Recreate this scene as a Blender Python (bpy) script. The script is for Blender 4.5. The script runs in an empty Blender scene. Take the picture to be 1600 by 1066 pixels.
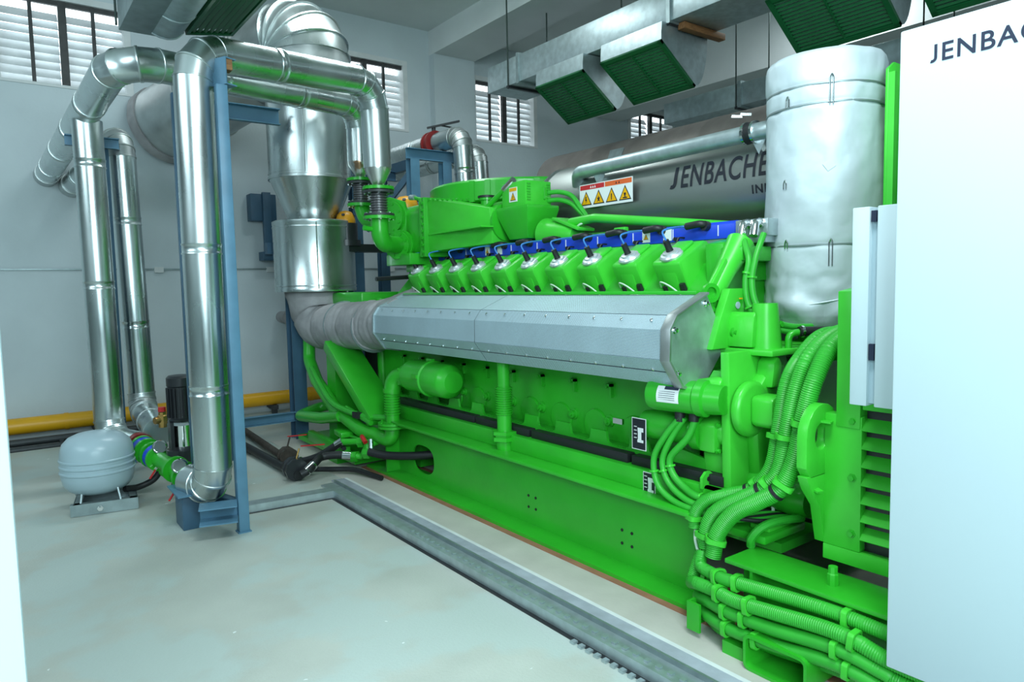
import bpy, bmesh, math, random
from mathutils import Vector as V, Matrix, noise
random.seed(4)
PI = math.pi
SC = bpy.context.scene
COL = SC.collection

# ------------------------------------------------------------------ camera, sky, lights, exposure
yaw, pitch, roll, FPX = 0.64101513, 0.07975939, 0.02037606, 1094.3
cy, sy, cp, sp = math.cos(yaw), math.sin(yaw), math.cos(pitch), math.sin(pitch)
fw = V((sy*cp, cy*cp, -sp)); rt = V((cy, -sy, 0)); dn = fw.cross(rt)
r2 = math.cos(roll)*rt + math.sin(roll)*dn; d2 = -math.sin(roll)*rt + math.cos(roll)*dn
cam = bpy.data.cameras.new('camera'); cam.sensor_width = 36; cam.lens = FPX/1600*36; cam.sensor_fit = 'HORIZONTAL'
cam.clip_start = .02
co = bpy.data.objects.new('camera', cam); COL.objects.link(co)
m4 = Matrix((( r2.x, -d2.x, -fw.x, 0), (r2.y, -d2.y, -fw.y, 0), (r2.z, -d2.z, -fw.z, 1.6), (0, 0, 0, 1)))
co.matrix_world = m4
SC.camera = co

w = bpy.data.worlds.new('sky'); SC.world = w; w.use_nodes = True
w.node_tree.nodes['Background'].inputs[0].default_value = (.82, .95, 1, 1)
w.node_tree.nodes['Background'].inputs[1].default_value = 2.6

def area(name, loc, target, sx, sy_, power, col):
    l = bpy.data.lights.new(name, 'AREA'); l.shape = 'RECTANGLE'; l.size = sx; l.size_y = sy_; l.energy = power; l.color = col
    o = bpy.data.objects.new(name, l); COL.objects.link(o); o.location = loc
    o.rotation_euler = (V(target)-V(loc)).to_track_quat('-Z', 'Y').to_euler()
    return o
area('rear_fill', (-.9, -2.4, 3.0), (2.0, 4.6, .8), 3.0, 2.2, 270, (.70, .93, 1))  # added soft source behind the camera; the front wall has no door
area('left_fill', (-3.6, 4.0, 4.0), (2.4, 5.5, .8), 3.5, 1.6, 80, (.72, .93, 1))  # unseen fill added from the left; that wall has no opening
area('overhead_fill', (1.2, 1.0, 4.3), (1.9, 2.2, 0), 1.6, .6, 120, (.84, .98, 1))  # unseen source added near the camera, brightening the foreground like a flash
area('overhead_fill', (3.0, 6.4, 5.2), (3, 6.6, 0), 2.4, .5, 60, (.84, .98, 1))  # added overhead fill for the engine's far end, no fitting built
area('overhead_fill', (8.5, 4.5, 5.2), (8.5, 4.5, 0), 2.4, .5, 70, (.84, .98, 1))  # likewise added and unseen, over the right-hand bay
vs = SC.view_settings
vs.view_transform = 'Standard'; vs.look = 'None'; vs.gamma = 1; vs.exposure = 0.27; vs.use_curve_mapping = False
SC.cycles.max_bounces = 8; SC.cycles.diffuse_bounces = 4; SC.cycles.glossy_bounces = 4
SC.cycles.use_denoising = True
SC.cycles.caustics_reflective = False; SC.cycles.caustics_refractive = False
SC.cycles.sample_clamp_indirect = 6

# ------------------------------------------------------------------ materials
def mat(name, col, met=0., rough=.5, var=.0, vs_=6., bump=0., bs=30., spots=None, sp_scale=20, sp_t=.62, rv=0., coat=0., stretch=(1, 1, 1)):
    m = bpy.data.materials.new(name); m.use_nodes = True
    n, k = m.node_tree.nodes, m.node_tree.links
    b = n['Principled BSDF']; b.inputs['Metallic'].default_value = met; b.inputs['Roughness'].default_value = rough
    b.inputs['Base Color'].default_value = (*col, 1)
    if coat: b.inputs['Coat Weight'].default_value = coat
    tc = n.new('ShaderNodeTexCoord'); mp = n.new('ShaderNodeMapping'); mp.inputs['Scale'].default_value = stretch
    k.new(tc.outputs['Object'], mp.inputs[0])
    def nz(scale, det=4):
        t = n.new('ShaderNodeTexNoise'); t.inputs['Scale'].default_value = scale; t.inputs['Detail'].default_value = det
        k.new(mp.outputs[0], t.inputs['Vector']); return t
    last = None
    if var or rv:
        t = nz(vs_)
    if var:
        r = n.new('ShaderNodeValToRGB'); r.color_ramp.elements[0].position = .3; r.color_ramp.elements[1].position = .7
        r.color_ramp.elements[0].color = (*[c*(1-var) for c in col], 1); r.color_ramp.elements[1].color = (*[min(1, c*(1+var)) for c in col], 1)
        k.new(t.outputs[0], r.inputs[0]); last = r.outputs[0]
    if rv:
        mr = n.new('ShaderNodeMapRange'); mr.inputs[1].default_value = .3; mr.inputs[2].default_value = .7
        mr.inputs[3].default_value = max(.02, rough-rv); mr.inputs[4].default_value = rough+rv
        k.new(t.outputs[0], mr.inputs[0]); k.new(mr.outputs[0], b.inputs['Roughness'])
    if spots:
        t2 = nz(sp_scale, 6); r = n.new('ShaderNodeValToRGB'); r.color_ramp.elements[0].position = sp_t; r.color_ramp.elements[1].position = sp_t+.08
        r.color_ramp.elements[0].color = (0, 0, 0, 1); r.color_ramp.elements[1].color = (1, 1, 1, 1)
        k.new(t2.outputs[0], r.inputs[0])
        mx = n.new('ShaderNodeMix'); mx.data_type = 'RGBA'; mx.inputs[7].default_value = (*spots, 1)
        k.new(r.outputs[0], mx.inputs[0])
        if last: k.new(last, mx.inputs[6])
        else: mx.inputs[6].default_value = (*col, 1)
        last = mx.outputs[2]
    if last: k.new(last, b.inputs['Base Color'])
    if bump:
        t3 = nz(bs, 3); bp = n.new('ShaderNodeBump'); bp.inputs['Strength'].default_value = bump; bp.inputs['Distance'].default_value = .02
        k.new(t3.outputs[0], bp.inputs['Height']); k.new(bp.outputs[0], b.inputs['Normal'])
    return m

GREEN = mat('green_paint', (.028, .43, .022), 0, .34, .10, 3, .05, 25, coat=.15)
GREEN2 = mat('green_conduit', (.032, .41, .032), 0, .45, .08, 8)
GREEN3 = mat('light_green_paint', (.055, .56, .040), 0, .33, .08, 5)
LOUV = mat('louvre_green', (.006, .12, .035), 0, .4, .1, 6)
FOIL = mat('aluminium_cladding', (.62, .67, .67), 1, .29, .12, 3.5, .05, 5, rv=.08, stretch=(1, 1, .35))
FOILD = mat('dull_cladding', (.50, .53, .53), .9, .42, .15, 5, .10, 9, rv=.08)
FOILR = mat('rust_stained_cladding', (.66, .66, .62), 1, .30, .1, 5, .08, 8, spots=(.32, .20, .12), sp_scale=7, sp_t=.56)
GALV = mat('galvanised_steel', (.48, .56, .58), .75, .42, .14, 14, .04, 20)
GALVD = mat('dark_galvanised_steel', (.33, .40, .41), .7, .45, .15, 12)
STEEL = mat('brushed_steel', (.40, .42, .40), .9, .36, .06, 4, stretch=(1, .2, 1))
ZINC = mat('zinc_plate', (.72, .76, .78), .6, .32)
CHROME = mat('chrome', (.8, .82, .82), 1, .12)
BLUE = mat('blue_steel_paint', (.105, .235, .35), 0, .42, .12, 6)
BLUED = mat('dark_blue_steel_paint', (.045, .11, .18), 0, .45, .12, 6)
IGN = mat('ignition_blue', (.012, .06, .62), 0, .35, .1, 8)
BLACK = mat('black_rubber', (.012, .013, .015), 0, .5)
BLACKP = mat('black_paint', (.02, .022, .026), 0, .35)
WHITE = mat('white_cabinet_paint', (.60, .72, .77), 0, .4)
WALLD = mat('darkened_unseen_wall', (.26, .30, .31), 0, .75, .06, 1.3)  # for the unseen walls, darkened to cut bounce light and raise contrast
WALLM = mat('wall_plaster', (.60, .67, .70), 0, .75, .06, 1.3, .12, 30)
CEILM = mat('ceiling_plaster', (.72, .75, .75), 0, .8, .06, 1.2, .1, 25)
FLOORM = mat('floor_concrete', (.505, .53, .478), 0, .45, .07, 2.4, .10, 70, spots=(.50, .57, .535), sp_scale=1.7, sp_t=.47, rv=.08)
def specks(m, col, scale, t_):
    n, k = m.node_tree.nodes, m.node_tree.links; b = n['Principled BSDF']; src = b.inputs['Base Color'].links[0].from_socket
    tc = n.new('ShaderNodeTexCoord'); vo = n.new('ShaderNodeTexVoronoi'); vo.inputs['Scale'].default_value = scale
    k.new(tc.outputs['Object'], vo.inputs['Vector'])
    nz = n.new('ShaderNodeTexNoise'); nz.inputs['Scale'].default_value = scale*.35; k.new(tc.outputs['Object'], nz.inputs['Vector'])
    ad = n.new('ShaderNodeMath'); ad.operation = 'MULTIPLY'; k.new(vo.outputs['Distance'], ad.inputs[0]); ad.inputs[1].default_value = 1.
    lt = n.new('ShaderNodeMath'); lt.operation = 'LESS_THAN'; k.new(ad.outputs[0], lt.inputs[0]); lt.inputs[1].default_value = t_
    gt = n.new('ShaderNodeMath'); gt.operation = 'GREATER_THAN'; k.new(nz.outputs[0], gt.inputs[0]); gt.inputs[1].default_value = .60
    mu = n.new('ShaderNodeMath'); mu.operation = 'MULTIPLY'; k.new(lt.outputs[0], mu.inputs[0]); k.new(gt.outputs[0], mu.inputs[1])
    mx = n.new('ShaderNodeMix'); mx.data_type = 'RGBA'; k.new(mu.outputs[0], mx.inputs[0]); k.new(src, mx.inputs[6]); mx.inputs[7].default_value = (*col, 1)
    k.new(mx.outputs[2], b.inputs['Base Color'])
specks(FLOORM, (.80, .84, .82), 7.5, .085)
PLINTH = mat('plinth_concrete', (.55, .52, .47), 0, .6, .12, 2.5, .06, 50)
MORTAR = mat('grey_mortar', (.38, .41, .47), 0, .75, .14, 9, .1, 60)
RED = mat('red_paint', (.55, .02, .02), 0, .4)
DRED = mat('dark_red_valve', (.22, .02, .02), 0, .45, .2, 9)
REDBR = mat('red_brown_rubber', (.34, .15, .09), 0, .7, .15, 9)
YELLOW = mat('yellow_gas_paint', (.80, .40, .01), 0, .35, .08, 4)
ORANGE = mat('yellow_orange_paint', (.75, .33, .01), 0, .4, .1, 8)
LAG = mat('grey_fabric_lagging', (.37, .36, .37), 0, .8, .18, 7, .25, 14)
LAGW = mat('silver_cloth', (.66, .72, .75), 0, .58, .05, 5, .15, 10)
SILV = mat('silver_heat_cloth', (.60, .69, .74), .2, .48, .06, 4, .5, 5)
BROWNL = mat('brown_lagging', (.31, .27, .25), .35, .5, .18, 4, .12, 12)
TANK = mat('grey_blue_tank', (.40, .52, .58), 0, .3, .04, 5)
BELL = mat('dark_bellows_steel', (.15, .15, .155), .6, .4, .1, 10)
BRASS = mat('brass', (.50, .30, .10), 1, .35)
BLADE = mat('frosted_louvre_glass', (.72, .75, .76), 0, .35, .12, 5)
FRAME = mat('dark_window_bar', (.05, .05, .05), 0, .5, .3, 10)
REVEAL = mat('white_window_reveal', (.72, .74, .74), 0, .7, .08, 6)
WOOD = mat('raw_timber', (.26, .12, .045), 0, .7, .3, 18, stretch=(1, 6, 6))
INK = mat('black_ink', (.01, .012, .02), 0, .5)
NAVY = mat('navy_ink', (.012, .02, .05), 0, .5)
PAPER = mat('white_label', (.8, .82, .82), 0, .5)
SIGNY = mat('warning_yellow', (.85, .42, .0), 0, .5)
SIGNR = mat('warning_red', (.55, .02, .03), 0, .5)
SIGNO = mat('warning_orange', (.75, .13, .03), 0, .5)
BWIRE = mat('blue_wire', (.05, .22, .62), 0, .4)
WWIRE = mat('pale_wire', (.62, .75, .62), 0, .5)
RODM = mat('dark_rod', (.03, .05, .045), .3, .5)
DARKP = mat('dark_floor_pipe', (.05, .055, .058), .2, .5, .2, 8)
RUST = mat('rusty_valve', (.07, .055, .045), .4, .6, .3, 20)

def perforated():
    m = mat('perforated_steel', (.60, .77, .86), .45, .42, .06, 4)
    n, k = m.node_tree.nodes, m.node_tree.links; b = n['Principled BSDF']
    tc = n.new('ShaderNodeTexCoord'); src = b.inputs['Base Color'].links[0].from_socket
    sep = n.new('ShaderNodeSeparateXYZ'); k.new(tc.outputs['UV'], sep.inputs[0])
    def mth(op, a, bb=None):
        t = n.new('ShaderNodeMath'); t.operation = op
        for i, x in enumerate((a, bb)):
            if x is None: continue
            if isinstance(x, (int, float)): t.inputs[i].default_value = x
            else: k.new(x, t.inputs[i])
        return t.outputs[0]
    S = 125.
    def cell(off):
        u = mth('SUBTRACT', mth('FRACT', mth('ADD', mth('MULTIPLY', sep.outputs[0], S), off)), .5)
        v = mth('SUBTRACT', mth('FRACT', mth('ADD', mth('MULTIPLY', sep.outputs[1], S), off)), .5)
        return mth('ADD', mth('MULTIPLY', u, u), mth('MULTIPLY', v, v))
    d = mth('MINIMUM', cell(0), cell(.5))
    h = mth('LESS_THAN', d, .048)
    mx = n.new('ShaderNodeMix'); mx.data_type = 'RGBA'; k.new(h, mx.inputs[0]); k.new(src, mx.inputs[6]); mx.inputs[7].default_value = (.10, .13, .14, 1)
    k.new(mx.outputs[2], b.inputs['Base Color'])
    return m
PERF = perforated()

# ------------------------------------------------------------------ mesh helpers
class G:
    def __init__(s): s.v = []; s.f = []
    def add(s, vs_, fs):
        o = len(s.v); s.v += [tuple(p) for p in vs_]; s.f += [tuple(i+o for i in f) for f in fs]; return s
    def box(s, x0, x1, y0, y1, z0, z1):
        return s.add([(x0,y0,z0),(x1,y0,z0),(x1,y1,z0),(x0,y1,z0),(x0,y0,z1),(x1,y0,z1),(x1,y1,z1),(x0,y1,z1)],
                     [(0,3,2,1),(4,5,6,7),(0,1,5,4),(1,2,6,5),(2,3,7,6),(3,0,4,7)])
    def ob(s, c, u, v, w_, a, b, d):
        c, u, v, w_ = V(c), V(u).normalized(), V(v).normalized(), V(w_).normalized()
        P = [c+u*i*a/2+v*j*b/2+w_*k*d/2 for k in (-1, 1) for (i, j) in ((-1,-1),(1,-1),(1,1),(-1,1))]
        return s.add(P, [(0,3,2,1),(4,5,6,7),(0,1,5,4),(1,2,6,5),(2,3,7,6),(3,0,4,7)])
    def bar(s, p0, p1, a, b, up=(0, 0, 1)):
        p0, p1 = V(p0), V(p1); d = (p1-p0)
        u = d.cross(V(up)); u = u.normalized() if u.length > 1e-5 else V((1, 0, 0)); v = u.cross(d).normalized()
        return s.ob((p0+p1)/2, u, v, d, a, b, d.length)
    def rings(s, R, closed=False, cap=True):
        n = len(R[0]); vs_ = [p for r in R for p in r]; fs = []
        m = len(R)
        for i in range(m if closed else m-1):
            for j in range(n):
                a, b = i*n+j, i*n+(j+1) % n; c, d = ((i+1) % m)*n+(j+1) % n, ((i+1) % m)*n+j
                fs.append((a, b, c, d))
        if cap and not closed:
            fs.append(tuple(range(n-1, -1, -1))); fs.append(tuple((m-1)*n+j for j in range(n)))
        return s.add(vs_, fs)
    def tube(s, path, r, n=10, cap=True):
        P = [V(p) for p in path]; m = len(P)
        rr = r if isinstance(r, (list, tuple)) else [r]*m
        t = [(P[min(i+1, m-1)]-P[max(i-1, 0)]).normalized() for i in range(m)]
        a = V((0, 0, 1)) if abs(t[0].z) < .9 else V((1, 0, 0))
        u = t[0].cross(a).normalized(); R = []
        for i in range(m):
            if i:
                u = (t[i-1].rotation_difference(t[i])) @ u
                u = (u-t[i]*u.dot(t[i])).normalized()
            v = t[i].cross(u)
            R.append([P[i]+(u*math.cos(2*PI*j/n)+v*math.sin(2*PI*j/n))*rr[i] for j in range(n)])
        return s.rings(R, cap=cap)
    def cyl(s, p0, p1, r, n=16, r1=None):
        return s.tube([p0, p1], [r, r if r1 is None else r1], n)
    def lathe(s, prof, o, ax=(0, 0, 1), n=28, fn=None):
        o, ax = V(o), V(ax).normalized(); a = V((1, 0, 0)) if abs(ax.x) < .9 else V((0, 1, 0))
        u = (a-ax*a.dot(ax)).normalized(); v = ax.cross(u); R = []
        for t, r in prof:
            R.append([o+ax*t+(u*math.cos(2*PI*j/n)+v*math.sin(2*PI*j/n))*(max(r, 1e-4)*(fn(t, 2*PI*j/n) if fn else 1)) for j in range(n)])
        return s.rings(R)
    def prism(s, poly, o, u, v, w_):
        o, u, v, w_ = V(o), V(u), V(v), V(w_); n = len(poly)
        P = [o+u*a+v*b for a, b in poly]; P += [p+w_ for p in P]
        return s.add(P, [tuple(range(n-1, -1, -1)), tuple(range(n, 2*n))]+[(i, (i+1) % n, (i+1) % n+n, i+n) for i in range(n)])
    def xz(s, poly, y0, y1):   # polygon of (x, z), drawn along y
        return s.prism(poly, (0, y0, 0), (1, 0, 0), (0, 0, 1), (0, y1-y0, 0))
    def yz(s, poly, x0, x1):
        return s.prism(poly, (x0, 0, 0), (0, 1, 0), (0, 0, 1), (x1-x0, 0, 0))
    def hexb(s, p, ax, r=.014, h=.014):
        return s.lathe([(0, r*1.5), (h*.25, r*1.5), (h*.25, r), (h, r), (h, .001)], p, ax, 6)
    def mesh(s, name, base, bev=0, smooth=32, uv=None):
        me = bpy.data.meshes.new(name); b = V(base)
        me.from_pydata([tuple(V(p)-b) for p in s.v], [], s.f)
        bm = bmesh.new(); bm.from_mesh(me)
        bmesh.ops.recalc_face_normals(bm, faces=bm.faces)
        if bev:
            es = [e for e in bm.edges if len(e.link_faces) == 2 and e.calc_face_angle(0) > .6]
            bmesh.ops.bevel(bm, geom=es, offset=bev, segments=2, affect='EDGES', profile=.5, clamp_overlap=True)
        bm.to_mesh(me); bm.free()
        me.polygons.foreach_set('use_smooth', [True]*len(me.polygons))
        me.set_sharp_from_angle(angle=math.radians(smooth))
        return me

BASE = {}
OFF = V((0, 0, 0))       # moves a block of parts as one
def part(name, g, m, parent, bev=0, smooth=32, label=None, stuff=False):
    base = BASE[parent]
    if OFF.length: g.v = [tuple(V(p)+OFF) for p in g.v]
    me = g.mesh(name, base, bev, smooth); me.materials.append(m)
    o = bpy.data.objects.new(name, me); COL.objects.link(o); o.parent = parent; BASE[o] = base
    if label: o['label'] = label
    if stuff: o['kind'] = 'stuff'
    return o
def thing(name, label, cat, loc, group=None):
    o = bpy.data.objects.new(name, None); COL.objects.link(o); o.location = loc; o.empty_display_size = .1
    o['label'] = label; o['category'] = cat; BASE[o] = V(loc)
    if group: o['group'] = group
    return o
def single(name, g, m, label, cat, loc, bev=0, smooth=32, group=None):
    me = g.mesh(name, loc, bev, smooth); me.materials.append(m)
    o = bpy.data.objects.new(name, me); COL.objects.link(o); o.location = loc; BASE[o] = V(loc)
    o['label'] = label; o['category'] = cat
    if group: o['group'] = group
    return o
def struct(name, g, m, parent=None, bev=0, smooth=32):
    if parent: return part(name, g, m, parent, bev, smooth)
    me = g.mesh(name, (0, 0, 0), bev, smooth); me.materials.append(m)
    o = bpy.data.objects.new(name, me); COL.objects.link(o); o['kind'] = 'structure'; BASE[o] = V((0, 0, 0))
    return o
def dup(o, off, parent=None):        # a copy that shares its mesh, moved by off, with its own children copied
    c = o.copy(); COL.objects.link(c); c.parent = parent if parent else o.parent
    c.location = o.location+V(off); BASE[c] = BASE[o]
    for ch in list(o.children):
        k = ch.copy(); COL.objects.link(k); k.parent = c; BASE[k] = BASE[o]
    return c

def arc_path(pts, R, k=6, lim=.49):
    P = [V(p) for p in pts]; out = [P[0]]
    for i in range(1, len(P)-1):
        a, b = (P[i-1]-P[i]), (P[i+1]-P[i]); rr = R if not isinstance(R, (list, tuple)) else R[i-1]
        an = a.angle(b); t = min(rr/math.tan(an/2), a.length*lim, b.length*lim); a.normalize(); b.normalize()
        s, e = P[i]+a*t, P[i]+b*t
        c_r = t*math.tan(an/2); bis = (a+b).normalized(); c = P[i]+bis*(c_r/math.sin(an/2))
        va, vb = s-c, e-c; th = va.angle(vb); ax = va.cross(vb).normalized()
        for j in range(k+1):
            out.append(c+Matrix.Rotation(th*j/k, 3, ax) @ va)
    out.append(P[-1]); return out
def spline(pts, n=8):
    P = [V(p) for p in pts]; P = [P[0]*2-P[1]]+P+[P[-1]*2-P[-2]]; out = []
    for i in range(1, len(P)-2):
        p0, p1, p2, p3 = P[i-1:i+3]
        for j in range(n):
            t = j/n
            out.append(.5*((2*p1)+(p2-p0)*t+(2*p0-5*p1+4*p2-p3)*t*t+(3*p1-p0-3*p2+p3)*t**3))
    out.append(P[-2]); return out
def resample(path, step):
    out = [path[0]]; acc = 0
    for a, b in zip(path, path[1:]):
        L = (b-a).length; d = step-acc
        while d <= L and L > 0:
            out.append(a.lerp(b, d/L)); d += step
        acc = L-(d-step)
    return out
def corrugated(g, pts, r, pitch=.0105, n=12, depth=.075, smooth_path=True):
    path = spline(pts, 10) if smooth_path else [V(p) for p in pts]
    path = resample(path, pitch/2)
    return g.tube(path, [r*(1-depth if i % 2 else 1) for i in range(len(path))], n)

def mitre(g, p0, n0, p1, n1, r, n=24, bead0=False, bead1=False, b=.045):
    p0, p1 = V(p0), V(p1); d = (p1-p0).normalized(); L = (p1-p0).length
    a = V((0, 0, 1)) if abs(d.z) < .9 else V((1, 0, 0)); u = d.cross(a).normalized(); v = d.cross(u)
    prof = []
    if bead0: prof += [(0, p0, n0, 1), (0, p0, n0, 1+b), (.010, p0, n0, 1+b), (.013, p0, n0, 1)]
    else: prof += [(0, p0, n0, 1)]
    if bead1: prof += [(-.013, p1, n1, 1), (-.010, p1, n1, 1+b), (0, p1, n1, 1+b), (0, p1, n1, 1)]
    else: prof += [(0, p1, n1, 1)]
    R = []
    for off, p, nn, k in prof:
        ring = []
        for j in range(n):
            o = (u*math.cos(2*PI*j/n)+v*math.sin(2*PI*j/n))*r*k
            ring.append(p+d*off+o-d*(o.dot(nn)/d.dot(nn)))
        R.append(ring)
    return g.rings(R)
def clad(root, pts, r, bend=1.5, k=3, mats=FOIL, bands=1.0, elbow_mat=None, n=28, first=.0, cap_end=None):
    """foil-clad pipe: sleeves, joint bands and mitred elbow gores, each a part"""
    P = [V(p) for p in pts]; segs = []; cur = P[0]
    for i in range(1, len(P)):
        if i < len(P)-1:
            a, b = (P[i-1]-P[i]), (P[i+1]-P[i]); an = a.angle(b); t = bend*r/math.tan(an/2)
            t = min(t, a.length*.49, b.length*.49)
            arc = arc_path([P[i]+a.normalized()*t*1.001, P[i], P[i]+b.normalized()*t*1.001], 99, k, .999)[1:-1]
            arc[0] = P[i]+a.normalized()*t; arc[-1] = P[i]+b.normalized()*t
            segs.append(('s', cur, arc[0])); segs += [('g', x, y) for x, y in zip(arc, arc[1:])]; cur = arc[-1]
        else: segs.append(('s', cur, P[i]))
    dirs = [(b-a).normalized() for _, a, b in segs]; N = len(segs)
    for i, (ty, a, b) in enumerate(segs):
        n0 = dirs[i] if i == 0 else (dirs[i-1]+dirs[i]).normalized()
        n1 = dirs[i] if i == N-1 else (dirs[i]+dirs[i+1]).normalized()
        if ty == 'g':
            g = G(); mitre(g, a, n0, b, n1, r, n, True, True); part('elbow_segment', g, elbow_mat or mats, root, smooth=50)
        else:
            L = (b-a).length; cuts = [0]; x = bands*(.55 if i == 0 and first == 0 else (first or .5))
            while x < L-.18: cuts.append(x); x += bands
            cuts.append(L)
            for q, (c0, c1) in enumerate(zip(cuts, cuts[1:])):
                g = G(); mitre(g, a+dirs[i]*c0, n0 if q == 0 else dirs[i], a+dirs[i]*c1, n1 if c1 == L else dirs[i], r, n)
                part('cladding_sleeve', g, mats, root, smooth=50)
                if q:
                    g = G(); h = .035
                    g.lathe([(-h, r), (-h, r*1.04), (-h+.010, r*1.04), (-h+.013, r*1.012), (h-.013, r*1.012), (h-.010, r*1.04), (h, r*1.04), (h, r)], a+dirs[i]*c0, dirs[i], n)
                    part('joint_band', g, mats, root, smooth=50)
def text_geo(body, size, bold=0, spacing=1.0):
    c = bpy.data.curves.new('lettering', 'FONT'); c.body = body; c.size = size; c.offset = bold; c.space_character = spacing; c.extrude = .0012
    o = bpy.data.objects.new('lettering', c); COL.objects.link(o)
    dg = bpy.context.evaluated_depsgraph_get(); me = bpy.data.meshes.new_from_object(o.evaluated_get(dg))
    vs_ = [tuple(v.co) for v in me.vertices]; fs = [tuple(p.vertices) for p in me.polygons]
    bpy.data.objects.remove(o); bpy.data.curves.remove(c); bpy.data.meshes.remove(me)
    return vs_, fs

def word(cap, width, stroke=.15):
    """the maker's name in flat letters: a straight-footed J, then the rest of the word; origin at the foot of the J"""
    vs_, fs = text_geo('ENBACHER', 1, .012, 1.12)
    x0 = min(p[0] for p in vs_); x1 = max(p[0] for p in vs_); z0 = min(p[1] for p in vs_ if p[0] < x0+.3); z1 = max(p[1] for p in vs_ if p[0] < x0+.3)
    jw = .52*cap; gap = .26*cap; k = (width-jw-gap)/(x1-x0)
    out = [((p[0]-x0)*k+jw+gap, (p[1]-z0)*cap/(z1-z0), p[2]) for p in vs_]; faces = list(fs)
    w_ = stroke*cap; R1_ = .27*cap; cx = jw-R1_; pts_o, pts_i = [(jw, cap)], [(jw-w_, cap)]
    for q in range(9):
        a = -q*PI*.62/8; pts_o.append((cx+R1_*math.cos(a), R1_+R1_*math.sin(a))); pts_i.append((cx+(R1_-w_)*math.cos(a), R1_+(R1_-w_)*math.sin(a)))
    o = len(out)
    for z in (.0012, 0): out += [(a, b, z) for a, b in pts_o]+[(a, b, z) for a, b in pts_i]
    n = len(pts_o)
    for q in range(n-1):
        faces += [(o+q, o+q+1, o+n+q+1, o+n+q), (o+2*n+q, o+3*n+q, o+3*n+q+1, o+2*n+q+1)]
    return out, faces

# ================================================================== the room
WY = 9.3
g = G()                                     # floor slab with a service trench along the back wall
g.box(-4, 12, -3.2, 8.68, -.3, 0); g.box(2.42, 12, 8.68, WY, -.3, 0); g.box(-4, 2.42, 8.68, WY, -.7, -.5)
struct('floor', g, FLOORM)
CH = 5.38
g = G(); g.box(-4, 12, -3.2, WY+.25, CH, CH+.2); struct('ceiling', g, CEILM)
wins = [(.20, 1.52), (3.80, 5.12), (6.25, 7.55), (9.72, 11.02)]
Z0, Z1 = 3.87, 4.88
g = G(); xs = -4
for a, b in wins:
    g.box(xs, a, WY, WY+.25, -.5, CH); g.box(a, b, WY, WY+.25, -.5, Z0); g.box(a, b, WY, WY+.25, Z1, CH); xs = b
g.box(xs, 12.2, WY, WY+.25, -.5, CH)
struct('wall_back', g, WALLM)
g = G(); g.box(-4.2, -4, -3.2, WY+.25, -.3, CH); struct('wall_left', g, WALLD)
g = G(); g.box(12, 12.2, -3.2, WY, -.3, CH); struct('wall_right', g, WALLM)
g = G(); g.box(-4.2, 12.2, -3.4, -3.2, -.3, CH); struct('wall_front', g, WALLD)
g = G(); g.box(5.50, 6.22, -3.2, WY, 5.03, CH); struct('trim_1', g, CEILM)           # downstand beam
g = G(); g.box(5.50, 6.22, WY-.14, WY, 0, 5.03); struct('trim_2', g, WALLM)           # pilaster under it
g = G(); g.box(8.9, 9.5, -3.2, WY, 4.55, CH); struct('trim_3', g, CEILM)
g = G(); g.box(-4, 12, WY-.02, WY, 1.868, 1.884); struct('trim_4', g, GALVD)            # thin ledge across the wall
for x in (1.62, 2.95, 4.7):
    g = G(); g.box(x, x+.10, WY-.035, WY, 1.835, 1.90); part('bracket', g, REVEAL, bpy.data.objects['trim_4'])
for i, (a, b) in enumerate(wins):
    g = G(); t = .07                        # white reveal round the opening
    g.box(a-.0, a+t, WY-.012, WY+.20, Z0, Z1); g.box(b-t, b, WY-.012, WY+.20, Z0, Z1)
    g.box(a+t, b-t, WY-.012, WY+.20, Z1-t, Z1); g.box(a+t, b-t, WY-.012, WY+.20, Z0, Z0+.03)
    wn = struct('window_%d' % (i+1), g, REVEAL)
    g = G(); m_ = (a+b)/2
    g.box(m_-.038, m_+.038, WY+.02, WY+.08, Z0+.03, Z1-t); part('mullion', g, FRAME, wn)
    for x in ((a+t+m_)/2, (b-t+m_)/2):
        g = G(); g.box(x-.018, x+.018, WY+.02, WY+.05, Z0+.03, Z1-t); part('grille_bar', g, FRAME, wn)
    g = G(); g.box(a+t, b-t, WY+.03, WY+.07, Z1-t-.05, Z1-t); part('head_bar', g, FRAME, wn)
    bl = None; nb = 9
    for (x0, x1) in ((a+t, m_-.038), (m_+.038, b-t)):
        for k in range(nb):
            zc = Z0+.08+k*(Z1-t-.05-Z0-.1)/nb
            tilt = .62+random.uniform(-.06, .06)
            g = G(); g.ob(((x0+x1)/2, WY+.125, zc), (1, 0, 0), (0, math.sin(tilt), math.cos(tilt)), (0, -math.cos(tilt), math.sin(tilt)), x1-x0, .125, .006)
            part('blade', g, BLADE, wn)

g = G(); g.box(-4, 2.42, 8.682, 8.69, -.5, -.003); g.box(-4, 2.42, 8.69, WY-.001, -.498, -.49); g.box(2.41, 2.419, 8.69, WY-.001, -.5, -.003); struct('trim_7', g, DARKP)
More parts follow.
